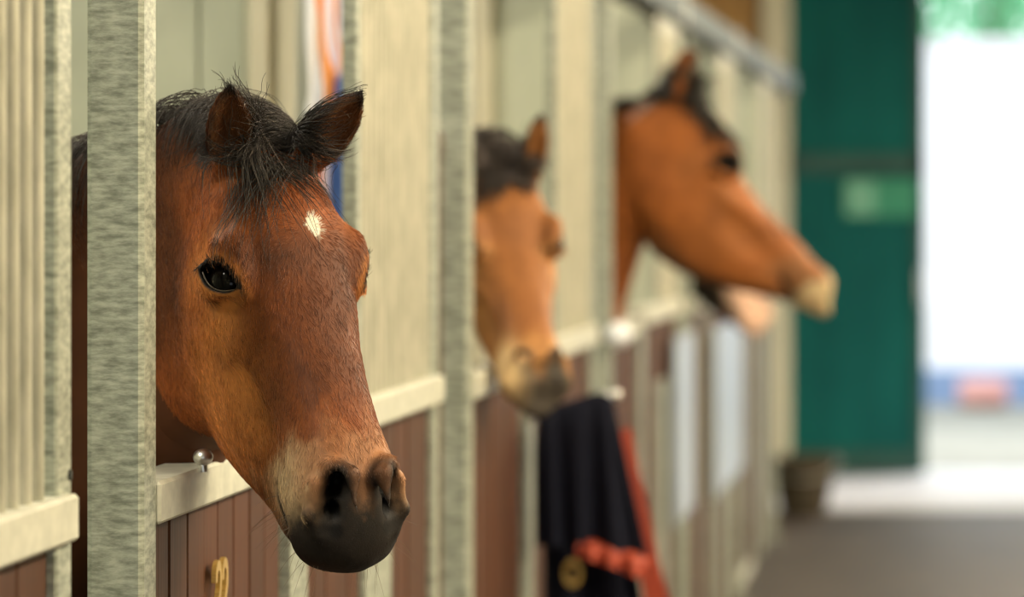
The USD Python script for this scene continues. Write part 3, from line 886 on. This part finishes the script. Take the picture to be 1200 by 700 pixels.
def coat_colour(P, N, fld, pal, ears, star=None, blaze=False):
    """coat colours of the animal by place on the head (head space)"""
    u, v, w = P.T
    aw = np.abs(w)
    nz = meshkit.fbm(P * 38 + 7, 4, 3) - 0.5
    nz2 = meshkit.fbm(P * 12 + 3, 3, 9) - 0.5
    nf = meshkit.fbm(P * 150 + 1, 2, 4) - 0.5
    c = np.tile(np.array(pal['base'], float), (len(P), 1))

    def put(col, m):
        nonlocal c
        m = np.clip(m, 0, 1)[:, None]
        c = c * (1 - m) + np.array(col, float) * m
    jaw = _VC(np.clip(u, -0.1, 0.59))
    put(pal['tan'], 0.75 * np.exp(-(((u - 0.30) / 0.10) ** 2 + ((v + 0.13) / 0.055) ** 2)) * (aw > 0.02))
    put(pal['tan'], 0.8 * np.exp(-(((u - 0.225) / 0.035) ** 2 + ((v + 0.095) / 0.035) ** 2)) * (aw > 0.04))
    put(pal['tan'], 0.6 * np.exp(-(((u - 0.135) / 0.03) ** 2 + ((v + 0.10) / 0.06) ** 2)) * (aw > 0.05))
    put(pal['tan'], 0.6 * np.exp(-(((u - 0.29) / 0.09) ** 2 + ((v + 0.21) / 0.06) ** 2)) * (aw > 0.02))
    # darker front of the face
    put(pal['dark'], 0.78 * np.exp(-((v - 0.004) / 0.030) ** 2) * ramp(u, 0.12, 0.2) * (1 - ramp(u, 0.36, 0.46)) * (0.95 + nz2))
    put(pal['dark'], 0.45 * np.exp(-(((u - 0.36) / 0.07) ** 2 + ((v + 0.055) / 0.035) ** 2)))
    put(pal['dark'], 0.8 * np.exp(-(((u - 0.255) / 0.022) ** 2 + ((v + 0.135) / 0.018) ** 2)) * (aw > 0.04) * 0.6)
    put(pal['neck'], (1 - ramp(u, -0.05, 0.05)) * 0.85)
    put(pal['neck'], ramp(-(v - jaw), -0.01, 0.07) * (1 - ramp(u, 0.10, 0.21)) * 0.85)
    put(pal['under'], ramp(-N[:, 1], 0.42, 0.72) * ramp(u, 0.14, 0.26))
    # mealy ring, then the dark muzzle
    put(pal['meal'], ramp(u + 0.10 * nz + 0.25 * (v + 0.07) * -1 * 0.6, 0.395, 0.45) * (0.22 + 0.7 * np.exp(-((v + 0.085) / 0.05) ** 2)))
    put(pal['meal'], 0.85 * np.exp(-(((u - 0.47) / 0.04) ** 2 + ((v + 0.10) / 0.03) ** 2)) * (aw > 0.03))
    put(pal['muzzle'], ramp(u + 0.03 * nz + 0.03 * nf - 0.25 * (v + 0.06), 0.484, 0.540))
    for s in (1, -1):
        S = np.array([1, 1, s])
        hd = np.min([np.linalg.norm(P - np.array(q) * S, axis=1) for q in ((0.503, -0.008, 0.029), (0.519, -0.017, 0.034), (0.538, -0.029, 0.038), (0.556, -0.044, 0.038))], axis=0)
        put(pal['muzzle'], 1 - ramp(hd, 0.016, 0.034))
        rr0, RR0 = head_r(u, v, w)
        put((0.004, 0.003, 0.0025), np.maximum(1 - ramp(hd, 0.0095, 0.014), ramp(RR0 - rr0, 0.006, 0.011) * (hd < 0.05)))
        rd = np.min([np.linalg.norm(P - np.array(q) * S, axis=1) for q in ((0.489, -0.020, 0.049), (0.498, -0.034, 0.061), (0.529, -0.058, 0.072))], axis=0)
        put(pal['meal'], 0.7 * (1 - ramp(rd, 0.004, 0.010)))
        f, _ = lens(s)
        E, n, a, b = eye_frame(s)
        q = P - E
        near = np.linalg.norm(q, axis=1) < 0.06
        ld = np.full(len(P), 1.0)
        ld[near] = f(P[near].astype(np.float32))
        up = q @ b
        put(pal['tan'], (1 - ramp(ld, 0.008, 0.022)) * near * 0.65)
        put((0.012, 0.009, 0.007), (1 - ramp(ld, np.where(up > 0, 0.0065, 0.002), np.where(up > 0, 0.0105, 0.005))) * near)
        put((0.02, 0.014, 0.01), (1 - ramp(np.linalg.norm(q - a * 0.0365, axis=1), 0.004, 0.011)))
    ml = np.abs(v - (MOUTH_A[1] + 0.004) - (u - MOUTH_A[0]) * (MOUTH_B[1] - MOUTH_A[1]) / (MOUTH_B[0] - MOUTH_A[0]))
    put((0.018, 0.014, 0.011), (1 - ramp(ml, 0.003, 0.010)) * ramp(u, 0.438, 0.455) * (1 - ramp(u, 0.515, 0.54)))
    # ears
    for (B, Tp, wd, face) in ears:
        B, Tp = np.array(B), np.array(Tp)
        ax = unit(Tp - B)
        L = np.linalg.norm(Tp - B)
        t = (P - B) @ ax / L
        rad = np.linalg.norm(P - B - np.outer(t * L, ax), axis=1)
        fz = unit(np.array(face) - ax * (np.array(face) @ ax))
        on = (t > 0.02) & (t < 1.1) & (rad < wd * 1.25)
        facing = N @ fz
        put(pal['earin'], on * ramp(t, 0.0, 0.15) * ramp(facing, -0.1, 0.5))
        sd = np.abs((P - B - np.outer(t * L, ax)) @ np.cross(ax, fz))
        prof = np.interp(t, [0, 0.4, 0.6, 0.78, 0.9, 1.0], [0.80, 1.0, 0.88, 0.62, 0.36, 0.1]) * wd
        put((0.014, 0.010, 0.008), on * np.maximum(ramp(t + 0.25 * nz, 0.74, 0.92), 0.8 * ramp(sd / prof + 0.3 * nz, 0.90, 1.02) * ramp(t, 0.05, 0.2)))
    c = c * (1 + 0.55 * nz + 0.5 * nf)[:, None]
    if star is not None:
        du, dw = (u - star[0]), (w - star[1])
        rr = np.hypot(du / 0.0185, dw / 0.0105) + 1.1 * nf + 0.7 * nz
        put((0.80, 0.74, 0.60), (1 - ramp(rr, 0.75, 1.0)) * (v > -0.03))
    if blaze:
        rr = np.abs(w) / (0.020 + 0.055 * ramp(u, 0.22, 0.50)) + 0.8 * nz
        put((0.72, 0.46, 0.33), (1 - ramp(rr, 0.8, 1.15)) * ramp(v, -0.11, -0.06) * ramp(u, 0.05, 0.12))
    if pal.get('snip'):
        put(pal['snip'], np.exp(-(((u - 0.50) / 0.055) ** 2 + ((w - 0.056) / 0.026) ** 2)) * ramp(-v, 0.01, 0.04) * 1.5)
    if pal.get('nose'):
        put(pal['nose'], ramp(u + 0.05 * nz, 0.495, 0.52) * (1 - 0.75 * np.exp(-(((u - 0.51) / 0.03) ** 2 + ((v + 0.05) / 0.02) ** 2))))
    return np.clip(c, 0.002, 0.9)


def build_horse(label, O, pz, sc, h, ears, pal, withers, chest, star=None, blaze=False, hair=1.0, fur=0, jaw=1, throat=None, crest=None, bowz=0.03, ml0=0.18, ml1=0.25, hb=0.016, seed=1, roach=False, length=1.45):
    """O: poll in the world; pz: head axes as rows; withers, chest: where neck meets the body"""
    O = np.asarray(O, float)
    W = lambda p: O + sc * (np.atleast_2d(p) @ pz)
    Hs = lambda p: ((np.atleast_2d(p) - O) @ pz.T) / sc
    global _JAW, _STEEP
    _JAW, _STEEP = jaw, crest is not None
    fld = build_head(h, ears)
    # ---- neck as crossbars from crest to throat line, world space
    c0, t0 = W([-0.030, -0.082, 0])[0], W([0.075, -0.195, 0])[0]
    if crest is not None:
        c0 = W(crest)[0]
    if throat is not None:
        t0 = np.array(throat, float)
    c1, t1 = np.array(withers, float), np.array(chest, float)
    bow = np.array([0, 0, bowz * sc])
    N_ = 24
    bars = []
    ca, cb = W([-0.10, -0.06, 0])[0], None
    for i in range(N_):
        s = i / (N_ - 1)
        dirc = (c0 - W([0.10, -0.055, 0])[0])
        cr = (1 - s) ** 2 * c0 + 2 * s * (1 - s) * ((c0 + c1) / 2 + bow) + s * s * c1
        th = (1 - s) ** 2 * t0 + 2 * s * (1 - s) * ((t0 + t1) / 2 + np.array([0, 0, 0.05])) + s * s * t1
        bars.append((cr, th, (0.046 + 0.050 * s) * sc, (0.056 + 0.095 * s ** 1.3) * sc))
    # head-space copy of the neck inside the fine grid
    for (a, b, ra, rb) in bars[:12]:
        fld.add(cap(Hs(a)[0], Hs(b)[0], ra / sc, rb / sc), 0.035)
    v, f = fld.mesh()
    v = taubin(v, f, 4)
    # ---- coarse body
    D = unit([chest[0] - withers[0] + 0.001, 0, 0]) if abs(chest[0] - withers[0]) > 0.02 else np.array([1.0, 0, 0])
    D = np.array([1.0, 0, 0])
    wz = withers[2]
    cx, cy = withers[0], withers[1]
    top = wz
    rump = cx - length * 0.72 * sc
    prims = [(cap(a, b, ra, rb), 0.06) for (a, b, ra, rb) in bars[(3 if fur else 0):]]
    k = sc
    prims += [(ell((cx + 0.10 * k, cy, top - 0.36 * k), (0.30 * k, 0.235 * k, 0.36 * k)), 0.08),
              (ell((cx - 0.35 * k, cy, top - 0.36 * k), (0.52 * k, 0.28 * k, 0.33 * k)), 0.10),
              (ell((rump, cy, top - 0.30 * k), (0.34 * k, 0.27 * k, 0.31 * k)), 0.10)]
    el = top - 0.62 * k
    for s in (1, -1):
        fx = cx + 0.12 * k
        y = cy + 0.13 * s * k
        for a, b, ra, rb in (((fx, y, el + 0.10 * k), (fx + 0.02 * k, y, 0.44 * k), 0.095 * k, 0.052 * k), ((fx + 0.02 * k, y, 0.44 * k), (fx + 0.02 * k, y, 0.13 * k), 0.050 * k, 0.034 * k),
                             ((fx + 0.02 * k, y, 0.13 * k), (fx + 0.05 * k, y, 0.05 * k), 0.036 * k, 0.05 * k)):
            prims.append((cap(a, b, ra, rb), 0.03))
        hx = rump - 0.02 * k
        for a, b, ra, rb in (((hx + 0.05 * k, y, top - 0.42 * k), (hx + 0.10 * k, y, 0.66 * k), 0.17 * k, 0.10 * k), ((hx + 0.10 * k, y, 0.66 * k), (hx - 0.14 * k, y, 0.46 * k), 0.095 * k, 0.055 * k),
                             ((hx - 0.14 * k, y, 0.46 * k), (hx - 0.10 * k, y, 0.14 * k), 0.052 * k, 0.036 * k), ((hx - 0.10 * k, y, 0.14 * k), (hx - 0.06 * k, y, 0.05 * k), 0.038 * k, 0.05 * k)):
            prims.append((cap(a, b, ra, rb), 0.03))
    lo = np.min([q[0].lo for q in prims], 0) - 0.05
    hi = np.max([q[0].hi for q in prims], 0) + 0.05
    lo[2] = 0.0
    bf = Field(lo, hi, hb)
    for q, kk in prims:
        bf.add(q, kk)
    bv, bfc = bf.mesh()
    bv = taubin(bv, bfc, 4)
    bv[:, 2] = np.maximum(bv[:, 2], 0.001)
    hv = W(v)
    det = np.linalg.det(pz)
    hf = f if det > 0 else f[:, ::-1]
    whole = m3.Manifold(m3.Mesh(hv.astype(np.float32), hf.astype(np.uint32))) + m3.Manifold(m3.Mesh(bv.astype(np.float32), bfc.astype(np.uint32)))
    mm = whole.to_mesh()
    V, Fc = np.array(mm.vert_properties[:, :3], float), np.array(mm.tri_verts)
    if len(V) < 100:      # fall back on the two shells in one mesh
        V, Fc = np.vstack([hv, bv]), np.vstack([hf, bfc + len(hv)])
    Nn = vnormals(V, Fc)
    Ph = Hs(V)
    Nh = Nn @ pz.T
    isb = (Ph[:, 0] < -0.12) | (np.abs(Ph[:, 2]) > 0.16) | (Ph[:, 1] < -0.33)
    col = np.tile(np.array(pal['neck'], float), (len(V), 1)) * (1 + 0.5 * (meshkit.fbm(V * 15, 3, 5) - 0.5))[:, None]
    inh = ~isb
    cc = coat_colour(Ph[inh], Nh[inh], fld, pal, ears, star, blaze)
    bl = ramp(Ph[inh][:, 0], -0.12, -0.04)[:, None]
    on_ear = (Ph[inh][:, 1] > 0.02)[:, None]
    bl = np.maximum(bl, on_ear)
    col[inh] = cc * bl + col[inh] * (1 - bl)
    t = thing('horse', label, 'horse', (O[0], O[1], 0.0))
    obj('body', (V, Fc), M_COAT if fur else M_COATFAR, t, smooth=True, color=col)
    # eyes
    eyes = []
    for s in (1, -1):
        E, n, a, b = eye_frame(s)
        e = trimesh.creation.icosphere(4, 0.0285 * sc)
        lf_, _ = lens(s)
        e.apply_translation(W(E - n * 0.0215)[0])
        e.update_faces(lf_(Hs(e.triangles_center).astype(np.float32)) < 0.006)
        e.remove_unreferenced_vertices()
        eo = obj('eye', e, M_EYE, t, smooth=True)
        eyes.append(eo.GetPrim())
        if fur:
            xs = np.linspace(-0.92, 0.9, 15)
            pl = [W(E + a * (0.0325 * x - 0.002) - b * (0.0138 * (1 - x * x)) + n * (0.0032 - 0.0035 * x * x))[0] for x in xs]
            obj('lid_rim', tube(pl, 0.0011, 8), M_LID, eyes[-1], smooth=60)
    rg = np.random.default_rng(seed)

    def strands(root, dirs, L, n=10, off=0.004, droop=0.5, wild=0.05, stick=1.0):
        """march hair over the surface in head space"""
        g = Hs(O + np.array([0, 0, -1.0]))[0]
        g = unit(g)
        p = root.copy()
        d = dirs / np.linalg.norm(dirs, axis=1, keepdims=True)
        d = d + rg.normal(size=d.shape) * wild
        out = [p.copy()]
        st = (L / (n - 1))[:, None]
        curl = rg.normal(size=d.shape) * wild * 0.6
        for i in range(n - 1):
            d = d + g * droop / n + curl * 0.5
            gr = fld.grad(p)
            fv = fld.value(p)
            into = (d * gr).sum(1, keepdims=True)
            close = (fv < off * 2.5)[:, None]
            d = np.where(close & (into < 0), d - gr * into, d)
            d /= np.linalg.norm(d, axis=1, keepdims=True)
            p = p + d * st
            fv = fld.value(p)
            gr = fld.grad(p)
            need = np.where(fv < off, off - fv, np.maximum(-0.55 * (fv - off), -0.012))
            p = p + gr * need[:, None]
            out.append(p.copy())
        return W(np.stack(out, 1).reshape(-1, 3)).reshape(len(root), n, 3)

    def on_surface(p, off=0.0):
        for _ in range(4):
            p = p - fld.grad(p) * (fld.value(p)[:, None] - off)
        return p

    tap = lambda n, w: w * np.linspace(1, 0.35, n)
    # forelock: two falls, parted by the forehead
    n = int(900 * hair)
    q = np.stack([rg.uniform(-0.03, 0.055, n), np.full(n, 0.02), np.clip(rg.normal(0, 0.024, n), -0.045, 0.045)], 1)
    q = on_surface(q)
    side = np.where(rg.random(n) < 0.62, 1.0, -1.0)
    side = np.where(q[:, 2] > 0.02, 1.0, np.where(q[:, 2] < -0.022, -1.0, side))
    spread = np.where(side > 0, rg.uniform(0.25, 1.5, n), rg.uniform(0.5, 1.25, n))
    dr_ = np.stack([np.ones(n), rg.uniform(0.25, 0.7, n), side * (spread + 0.45)], 1)
    L = rg.uniform(0.07, 0.20, n) * np.where(side > 0, 1.0, 0.62)
    L *= np.where(np.abs(q[:, 2]) < 0.014, 0.62, 1.0)
    if roach:
        L *= 0.65
    hc = np.array(pal['hair']) * rg.lognormal(0.1, 0.55, (n, 1))
    hc = np.repeat(hc[:, None], 12, 1)
    wdt = (0.00105 if fur else 0.0035) * sc
    curves('forelock', strands(q, dr_, L, 12, off=rg.uniform(0.002, 0.011, n), droop=0.5, wild=0.10), tap(12, wdt) * np.ones((n, 1)), M_HAIR, t, hc)
    # hair of the poll, behind and between the ears
    n = int(1700 * hair)
    q = on_surface(np.stack([rg.uniform(-0.135, 0.02, n), np.full(n, -0.03), np.clip(rg.normal(0, 0.022, n), -0.05, 0.05)], 1))
    q = np.where((np.abs(fld.value(q)) < 0.004)[:, None] & (q[:, :1] < 0.05), q, on_surface(np.array([[-0.01, 0.0, 0.0]])))
    sd_ = np.where(q[:, 2] + rg.normal(0, 0.012, n) > 0, 1.0, -1.0)
    dr_ = np.stack([rg.uniform(-0.6, 0.5, n), np.zeros(n), sd_ * rg.uniform(0.6, 1.2, n)], 1)
    hc = np.repeat((np.array(pal['hair']) * rg.lognormal(0.0, 0.5, (n, 1)))[:, None], 10, 1)
    curves('poll_hair', strands(q, dr_, rg.uniform(0.05, 0.105, n) * (0.6 if roach else 1), 10, off=rg.uniform(0.003, 0.016, n), droop=0.5, wild=0.07), tap(10, wdt) * np.ones((n, 1)), M_HAIR, t, hc)
    # mane along the crest
    def skin_v(p):
        hp = Hs(p)
        inb = ((hp > fld.lo + 0.01) & (hp < fld.lo + (fld.n - 2) * fld.h)).all(1)
        return np.minimum(bf.value(p), np.where(inb, fld.value(hp) * sc, 9.0))

    def skin_g(p):
        e = 0.012
        g = np.stack([skin_v(p + np.eye(3)[k] * e) - skin_v(p - np.eye(3)[k] * e) for k in range(3)], -1)
        return g / (np.linalg.norm(g, axis=-1, keepdims=True) + 1e-9)

    n = int(3000 * hair)
    s = rg.uniform(0.0, 0.9, n)
    i0 = np.minimum((s * (N_ - 1)).astype(int), N_ - 2)
    fr = (s * (N_ - 1) - i0)[:, None]
    C = np.array([b_[0] for b_ in bars])
    RA = np.array([b_[2] for b_ in bars])
    crest = C[i0] * (1 - fr) + C[i0 + 1] * fr
    ra = RA[i0] * (1 - fr[:, 0]) + RA[i0 + 1] * fr[:, 0]
    axis = C[i0 + 1] - C[i0]
    axis /= np.linalg.norm(axis, axis=1, keepdims=True)
    latw = np.cross(axis, [0, 0, 1.0])
    latw /= np.linalg.norm(latw, axis=1, keepdims=True)
    upw = np.cross(latw, axis)
    ang = rg.uniform(-0.30, 0.30, n)
    q = crest + ra[:, None] * 1.05 * (upw * np.cos(ang)[:, None] + latw * np.sin(ang)[:, None])
    for _ in range(5):
        q = q - skin_g(q) * np.clip(skin_v(q), -0.08, 0.08)[:, None]
    side = np.where(rg.random(n) < 0.6, -1.0, 1.0)          # most of it falls on the near side
    latn = latw * np.sign(latw[:, 1:2] + 1e-9)
    d = latn * side[:, None] + upw * 0.35 + rg.normal(0, 0.12, (n, 3))
    K = 14
    Lm = rg.uniform(0.85, 1.2, n) * (ml0 + (ml1 - ml0) * ramp(s, 0.08, 0.26)) * sc
    off = rg.uniform(0.004, 0.022, n) * (1 if fur else 1.8)
    pts, p = [q], q.copy()
    for j in range(K - 1):
        d = d / np.linalg.norm(d, axis=1, keepdims=True) + np.array([0, 0, -0.30]) + rg.normal(0, 0.05, (n, 3))
        fv, gr = skin_v(p), skin_g(p)
        into = (d * gr).sum(1)
        d = np.where(((fv < 0.04) & (into < 0))[:, None], d - gr * into[:, None], d)
        d /= np.linalg.norm(d, axis=1, keepdims=True)
        p = p + d * (Lm / (K - 1))[:, None]
        fv, gr = skin_v(p), skin_g(p)
        p = p + gr * np.where(fv < off, off - fv, 0)[:, None]
        pts.append(p.copy())
    mc = np.array(pal['hair']) * rg.uniform(0.45, 1.7, (n, 1))
    curves('mane', np.stack(pts, 1), tap(K, (0.0010 if fur else 0.004) * sc) * np.ones((n, 1)), M_HAIR, t, np.repeat(mc[:, None], K, 1))
    if not fur:
        return t
    # ---- short coat hair on the head
    vis = inh & (Ph[:, 0] > -0.13)
    ft = Fc[vis[Fc].all(1)]
    tri = V[ft]
    ar = np.linalg.norm(np.cross(tri[:, 1] - tri[:, 0], tri[:, 2] - tri[:, 0]), axis=1)
    pick = rg.choice(len(ft), fur, p=ar / ar.sum())
    bc_ = rg.dirichlet((1, 1, 1), fur)
    rp = (tri[pick] * bc_[:, :, None]).sum(1)
    rn = (Nn[ft[pick]] * bc_[:, :, None]).sum(1)
    rc = (col[ft[pick]] * bc_[:, :, None]).sum(1)
    ph, nh = Hs(rp), rn @ pz.T
    nh /= np.linalg.norm(nh, axis=1, keepdims=True) + 1e-9
    flow = np.tile([1.0, 0, 0], (fur, 1))
    whorl = np.array([0.150, 0.012, -0.010])
    dv = ph - whorl
    dist = np.linalg.norm(dv, axis=1, keepdims=True)
    mixw = np.exp(-(dist / 0.07) ** 2)
    flow = flow * (1 - mixw) + dv / (dist + 1e-6) * mixw
    flow[:, 1] -= 0.35 * (np.abs(ph[:, 2]) > 0.03)
    # ears: hair runs along the ear
    earm = np.zeros(fur, bool)
    for (B, Tp, wd, face) in ears:
        B, Tp = np.array(B), np.array(Tp)
        ax = unit(Tp - B)
        L_ = np.linalg.norm(Tp - B)
        tt = (ph - B) @ ax / L_
        rad = np.linalg.norm(ph - B - np.outer(tt * L_, ax), axis=1)
        on = (tt > 0.03) & (rad < wd * 1.3) & (tt < 1.1)
        earm |= on
        fz = unit(np.array(face) - ax * (np.array(face) @ ax))
        inside = on & (nh @ fz > 0.0)
        flow[on] = ax
        flow[inside] = 0.9 * ax + 0.35 * fz
    wob = np.stack([meshkit.noise(ph * 55 + k * 17, k) - 0.5 for k in range(3)], 1) * 0.9
    flow = flow + wob + rg.normal(0, 0.16, (fur, 3))
    flow -= nh * (flow * nh).sum(1, keepdims=True)
    flow /= np.linalg.norm(flow, axis=1, keepdims=True) + 1e-9
    keep = np.ones(fur, bool)
    for s in (1, -1):
        f_, _ = lens(s)
        E, n, a, b = eye_frame(s)
        nr = np.linalg.norm(ph - E, axis=1) < 0.05
        d_ = np.ones(fur)
        d_[nr] = f_(ph[nr].astype(np.float32))
        keep &= d_ > 0.004
        S = np.array([1, 1, s])
        hd = np.min([np.linalg.norm(ph - np.array(q_) * S, axis=1) for q_ in ((0.503, -0.008, 0.031), (0.519, -0.017, 0.036), (0.538, -0.029, 0.040), (0.556, -0.044, 0.040))], axis=0)
        keep &= hd > 0.018
    ml = (np.abs(ph[:, 1] - MOUTH_A[1] - (ph[:, 0] - MOUTH_A[0]) * (MOUTH_B[1] - MOUTH_A[1]) / (MOUTH_B[0] - MOUTH_A[0])) < 0.006) & (ph[:, 0] > 0.44) & (ph[:, 0] < 0.525)
    keep &= ~ml
    Lf = rg.uniform(0.006, 0.0115, fur)
    Lf *= 1 - 0.55 * ramp(ph[:, 0], 0.46, 0.52)
    Lf *= np.where(earm, 1.25, 1.0)
    Lf *= 1 + 1.3 * ramp(-nh[:, 1], 0.5, 0.9) * ramp(ph[:, 0], 0.05, 0.2)
    lift = rg.uniform(0.10, 0.26, fur) + 0.08 * earm
    K = 4
    tt = np.linspace(0, 1, K)[None, :, None]
    wp = rp[:, None] - rn[:, None] * 0.0006
    fw, nw = flow @ pz, nh @ pz
    st = wp + Lf[:, None, None] * (fw[:, None] * tt + nw[:, None] * lift[:, None, None] * (tt - 0.45 * tt ** 2))
    fc = rc[:, None] * (0.75 + 0.40 * tt) * rg.lognormal(0, 0.28, (fur, 1, 1))
    curves('coat_hair', st[keep], np.array([0.00075, 0.0007, 0.0005, 0.0002]) * np.ones((keep.sum(), 1)), M_HAIR, t, np.clip(fc, 0, 0.9)[keep])
    # whiskers on lips and chin, lashes
    n = 70
    sd = np.where(rg.random(n) < 0.6, 1, -1)
    q = on_surface(np.stack([rg.uniform(0.46, 0.57, n), rg.uniform(-0.16, -0.09, n), sd * rg.uniform(0.02, 0.07, n)], 1))
    gn = fld.grad(q)
    dr_ = gn + np.array([0.25, -0.45, 0]) + rg.normal(0, 0.25, (n, 3))
    ws = []
    for j in range(7):
        tt = j / 6
        ws.append(q + dr_ / np.linalg.norm(dr_, axis=1, keepdims=True) * rg.uniform(0.02, 0.055, n)[:, None] * 0 + dr_ / np.linalg.norm(dr_, axis=1, keepdims=True) * tt * (0.02 + 0.035 * ((np.arange(n) * 0.618) % 1))[:, None] + np.array([0.01, -0.004, 0]) * tt * tt)
    curves('whiskers', W(np.stack(ws, 1).reshape(-1, 3)).reshape(n, 7, 3), tap(7, 0.00045) * np.ones((n, 1)), M_HAIR, t, np.tile([0.18, 0.14, 0.10], (n, 7, 1)))
    for s in (1, -1):
        E, n_, a, b = eye_frame(s)
        n = 46
        x = rg.uniform(-0.9, 0.85, n)[:, None]
        q = E + a * 0.034 * x + b * (0.0210 * (1 - x * x)) + n_ * (0.0075 - 0.004 * x * x)
        d_ = n_ * 0.9 - b * 0.25 + a * (0.25 * x - 0.15) + rg.normal(0, 0.12, (n, 3))
        ls = [q + d_ * tt * 0.017 + b * 0.010 * tt * tt for tt in np.linspace(0, 1, 6)]
        curves('eyelashes', W(np.stack(ls, 1).reshape(-1, 3)).reshape(n, 6, 3), tap(6, 0.0006) * np.ones((n, 1)), M_HAIR, eyes[0 if s > 0 else 1], np.tile([0.012, 0.01, 0.008], (n, 6, 1)))
    return t


BAY = dict(base=(0.245, 0.066, 0.0145), tan=(0.56, 0.215, 0.052), dark=(0.070, 0.024, 0.010), neck=(0.085, 0.030, 0.012), under=(0.022, 0.013, 0.008),
           meal=(0.42, 0.30, 0.17), muzzle=(0.013, 0.010, 0.008), earin=(0.20, 0.082, 0.032), hair=(0.028, 0.022, 0.018))
EARS = [((0.030, -0.016, 0.056), (-0.014, 0.092, 0.086), 0.029, (0.55, 0.70, 0.12)),
        ((0.030, -0.016, -0.056), (-0.010, 0.080, -0.100), 0.030, (0.55, 0.70, -0.12))]
# the near horse
build_horse('bay pony with a small white star looking over the planked half door', (-0.861, 5.25, 1.739), pose(25, 31, 1.5, 350), 0.955, 0.0030, EARS, BAY,
            (-2.05, 6.05, 1.34), (-1.42, 5.9, 1.00), jaw=0, bowz=0.015, ml0=0.10, ml1=0.42, throat=(-0.93, 5.36, 1.435), star=(0.147, -0.020), hair=1.0, fur=90000, seed=3)
# the second horse
EARS2 = [((0.030, -0.016, 0.062), (-0.005, 0.080, 0.130), 0.027, (0.55, 0.70, 0.12)),
         ((0.030, -0.016, -0.054), (-0.040, 0.105, -0.062), 0.026, (0.55, 0.70, -0.12))]
PAL2 = dict(BAY, base=(0.30, 0.115, 0.035), tan=(0.42, 0.20, 0.07), dark=(0.22, 0.085, 0.032), neck=(0.25, 0.095, 0.03), meal=(0.50, 0.26, 0.09), muzzle=(0.06, 0.048, 0.036), earin=(0.24, 0.10, 0.03), snip=(0.66, 0.46, 0.24), hair=(0.035, 0.026, 0.022))
O2 = PX(592, 184, 8.72)
build_horse('blurred light bay horse with a dark clipped forelock and pale lip in the second stall', O2, pose(13, 38, 0, 600), 1.0, 0.0075, EARS2, PAL2,
            (O2[0] - 1.15, 9.3, 1.42), (O2[0] - 0.55, 9.15, 1.02), hair=0.8, roach=True, seed=8, hb=0.022, jaw=2)
# the profiled horse
PAL3 = dict(BAY, base=(0.34, 0.105, 0.022), tan=(0.28, 0.10, 0.028), dark=(0.12, 0.045, 0.016), neck=(0.30, 0.09, 0.02), under=(0.12, 0.05, 0.02), meal=(0.20, 0.085, 0.03), muzzle=(0.10, 0.055, 0.025), nose=(0.66, 0.50, 0.28), earin=(0.07, 0.04, 0.02))
EARS3 = [((-0.005, -0.012, 0.058), (-0.045, 0.075, 0.045), 0.026, (0.55, 0.70, 0.3)),
         ((-0.005, -0.012, -0.058), (-0.055, 0.075, -0.05), 0.028, (0.55, 0.70, -0.3))]
O3 = PX(800, 100, 11.75)
build_horse('chestnut brown horse seen in profile, stretching a pale muzzle into the aisle', O3, pose(97, 41, 0, 800), 1.27, 0.008, EARS3, PAL3,
            PX(500, 255, 12.1), PX(610, 470, 12.05), hair=0.8, seed=12, hb=0.024, jaw=2, bowz=-0.02, crest=[0.015, -0.150, 0], ml0=0.28, ml1=0.3)
# the black horse behind it
PAL4 = dict(BAY, base=(0.016, 0.012, 0.010), tan=(0.022, 0.016, 0.012), dark=(0.012, 0.010, 0.009), neck=(0.016, 0.012, 0.010), under=(0.012, 0.01, 0.009), meal=(0.03, 0.02, 0.015), earin=(0.02, 0.015, 0.012), muzzle=(0.03, 0.02, 0.016), hair=(0.012, 0.01, 0.009))
O4 = PX(826, 214, 15.1)
build_horse('black horse with a broad pinkish white blaze behind the profiled horse', O4, pose(40, 36, 0, 830), 1.02, 0.008, EARS, PAL4,
            (O4[0] - 1.1, 15.5, 1.42), (O4[0] - 0.55, 15.4, 1.02), blaze=True, hair=0.6, seed=15, hb=0.024, jaw=2)
